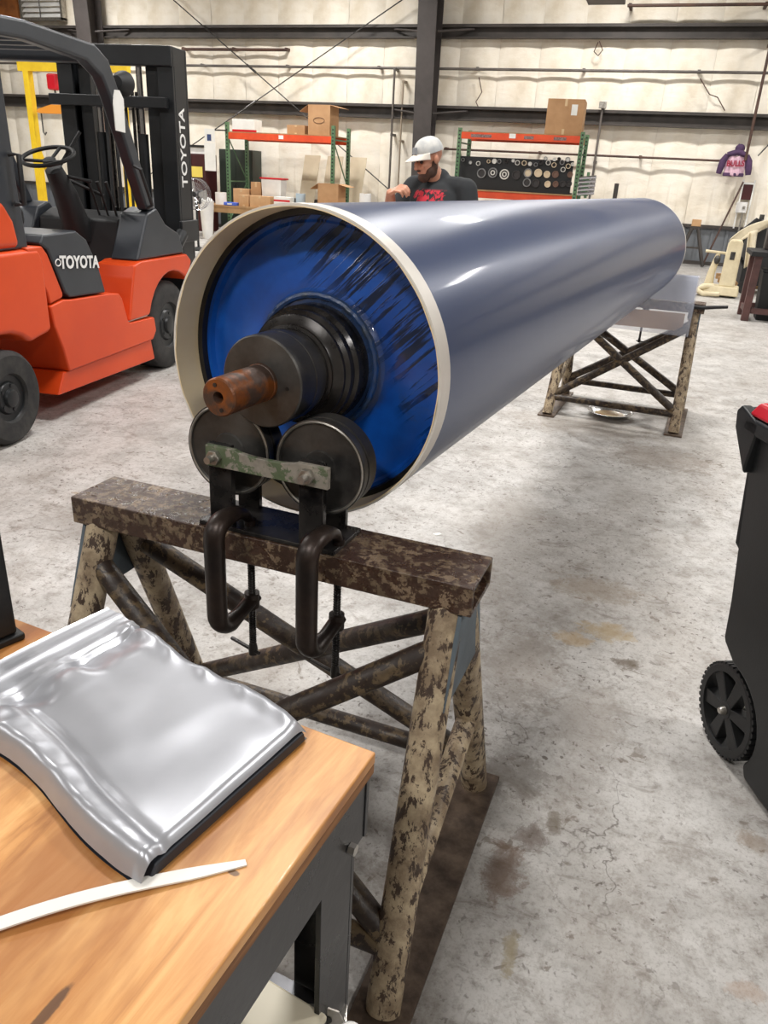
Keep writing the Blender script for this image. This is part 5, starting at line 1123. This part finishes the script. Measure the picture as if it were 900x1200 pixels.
for k, xx in enumerate((-0.22, -0.02, 0.2)): MB().lathe([(0,0),(0,0.06),(0.10,0.06),(0.12,0.04),(0.2,0.035),(0.2,0)], (xx, -0.1, 1.05), (0,0,1), 16).build('valve', (DARKSTEEL, BRIGHTSTEEL, DARKSTEEL)[k], wc)
for k in range(5): MB().path([(-0.30 - 0.02*k, -0.22, 0.35 + 0.05*k), (-0.44 - 0.012*k, -0.22, 0.6), (-0.42 - 0.015*k, -0.2, 1.0), (-0.30, -0.15, 1.14 + 0.01*k), (-0.12, -0.1, 1.10)], 0.018, 8).build('hose', FTRIM, wc)
cl = thing('draped_cloth', 'long cream cloth draped over the dark cart', 'cloth', (1.30, 14.45, 0.0))
def cf(u, v): return (-0.24 + 0.62*u + 0.08*math.sin(v*3), -0.02 + 0.06*math.sin(u*5 + v*2) + 0.10*v, 0.84 + 0.42*u**0.8 - 0.06*v - 0.10*(1-u)*v + 0.035*math.sin(v*9 + u*4))
q = MB().grid(cf, 20, 14).build('cloth_sheet', pm('cream_cloth', S(232,222,198), S(212,200,172), 5, 0.85, bump=0.3, bscale=12, bdist=0.02), cl, sharp=180, recalc=False); q.modifiers.new('t', 'SOLIDIFY').thickness = 0.012
def cf2(u, v): return (0.02 + 0.12*u + 0.05*v, -0.06 + 0.05*math.sin(u*6), 0.98 - 0.55*v + 0.05*u)
q = MB().grid(cf2, 8, 12).build('hanging_tail', q.data.materials[0], cl, sharp=180, recalc=False); q.modifiers.new('t', 'SOLIDIFY').thickness = 0.012
REDST = pm('red_brown_steel', S(96,64,60), S(70,46,44), 5, 0.6)
rs = thing('red_stand', 'red-brown steel stand with a black tray at the right edge', 'stand', (1.24, 11.45, 0))
for (xx, yy) in ((0, 0), (0, 0.6), (0.9, 0), (0.9, 0.6)): MB().box(xx - 0.045, xx + 0.045, yy - 0.045, yy + 0.045, 0, 0.82).build('leg', REDST, rs, bevel=0.004)
for yy in (0, 0.6): MB().box(0.05, 0.85, yy - 0.03, yy + 0.03, 0.10, 0.17).build('lower_rail', REDST, rs)
for xx in (0, 0.9): MB().box(xx - 0.03, xx + 0.03, 0.05, 0.55, 0.10, 0.17).build('lower_rail', REDST, rs)
MB().box(-0.10, 1.0, -0.1, 0.7, 0.82, 0.88).build('tray', FTRIM, rs, bevel=0.008)
bk = thing('black_bin', 'black bin standing inside the red-brown stand', 'bin', (1.55, 11.75, 0)); MB().frustum((-0.16,0.16,-0.15,0.15),(-0.20,0.20,-0.19,0.19),0,0.62).build('tub', FTRIM, bk, bevel=0.02); MB().box(-0.21,0.21,-0.20,0.20,0.62,0.65).build('rim', FTRIM, bk, bevel=0.008)
oc = MB(); pts = []
for k in range(70):
    a = k*0.55; r = 0.13 + 0.03*math.sin(k*1.3); pts.append((1.52 + r*math.cos(a)*0.9, 11.62 + r*math.sin(a)*0.6, 0.905 + 0.11*abs(math.sin(k*0.37)) + 0.0015*k))
tag(oc.path(pts, 0.016, 8).build('extension_cord', pm('orange_cord', S(240,116,40), None, 1, 0.5)), 'coiled orange extension cord on the black tray', 'cord')
tb_ = thing('tool_box', 'grey tool box standing on the black tray behind the orange cord', 'tool box', (1.55, 11.98, 0.881)); MB().box(-0.22,0.3,-0.1,0.1,0,0.26).build('body', GIRT, tb_, bevel=0.01); MB().box(-0.22,0.3,-0.1,0.1,0.262,0.30).build('lid', GIRT, tb_, bevel=0.01); MB().path([(-0.06,0,0.30),(-0.06,0,0.34),(0.14,0,0.34),(0.14,0,0.30)], 0.01, 8).build('handle', DARKSTEEL, tb_)
for k, yy in enumerate((15.6, 16.2, 16.9)):
    tag(MB().box(1.15, 3.2, yy, yy + 0.12, 0.0, 0.10).build('timber', BOARD, None, bevel=0.004), ('nearest', 'middle', 'farthest')[k] + ' of three floor timbers behind the cream machine', 'timber', 'timbers on the floor')
# scrap of white paper on the floor by the roll
tag(MB().prism([(-0.02,0),(0.0,-0.012),(0.025,0.002),(0.008,0.014)], (-0.76, 3.22, 0.001), (1,0,0.1), (0,1,0.2), (0,0,0.002)).build('paper_scrap', PAPER), 'tiny white paper scrap on the floor beside the roll', 'paper')
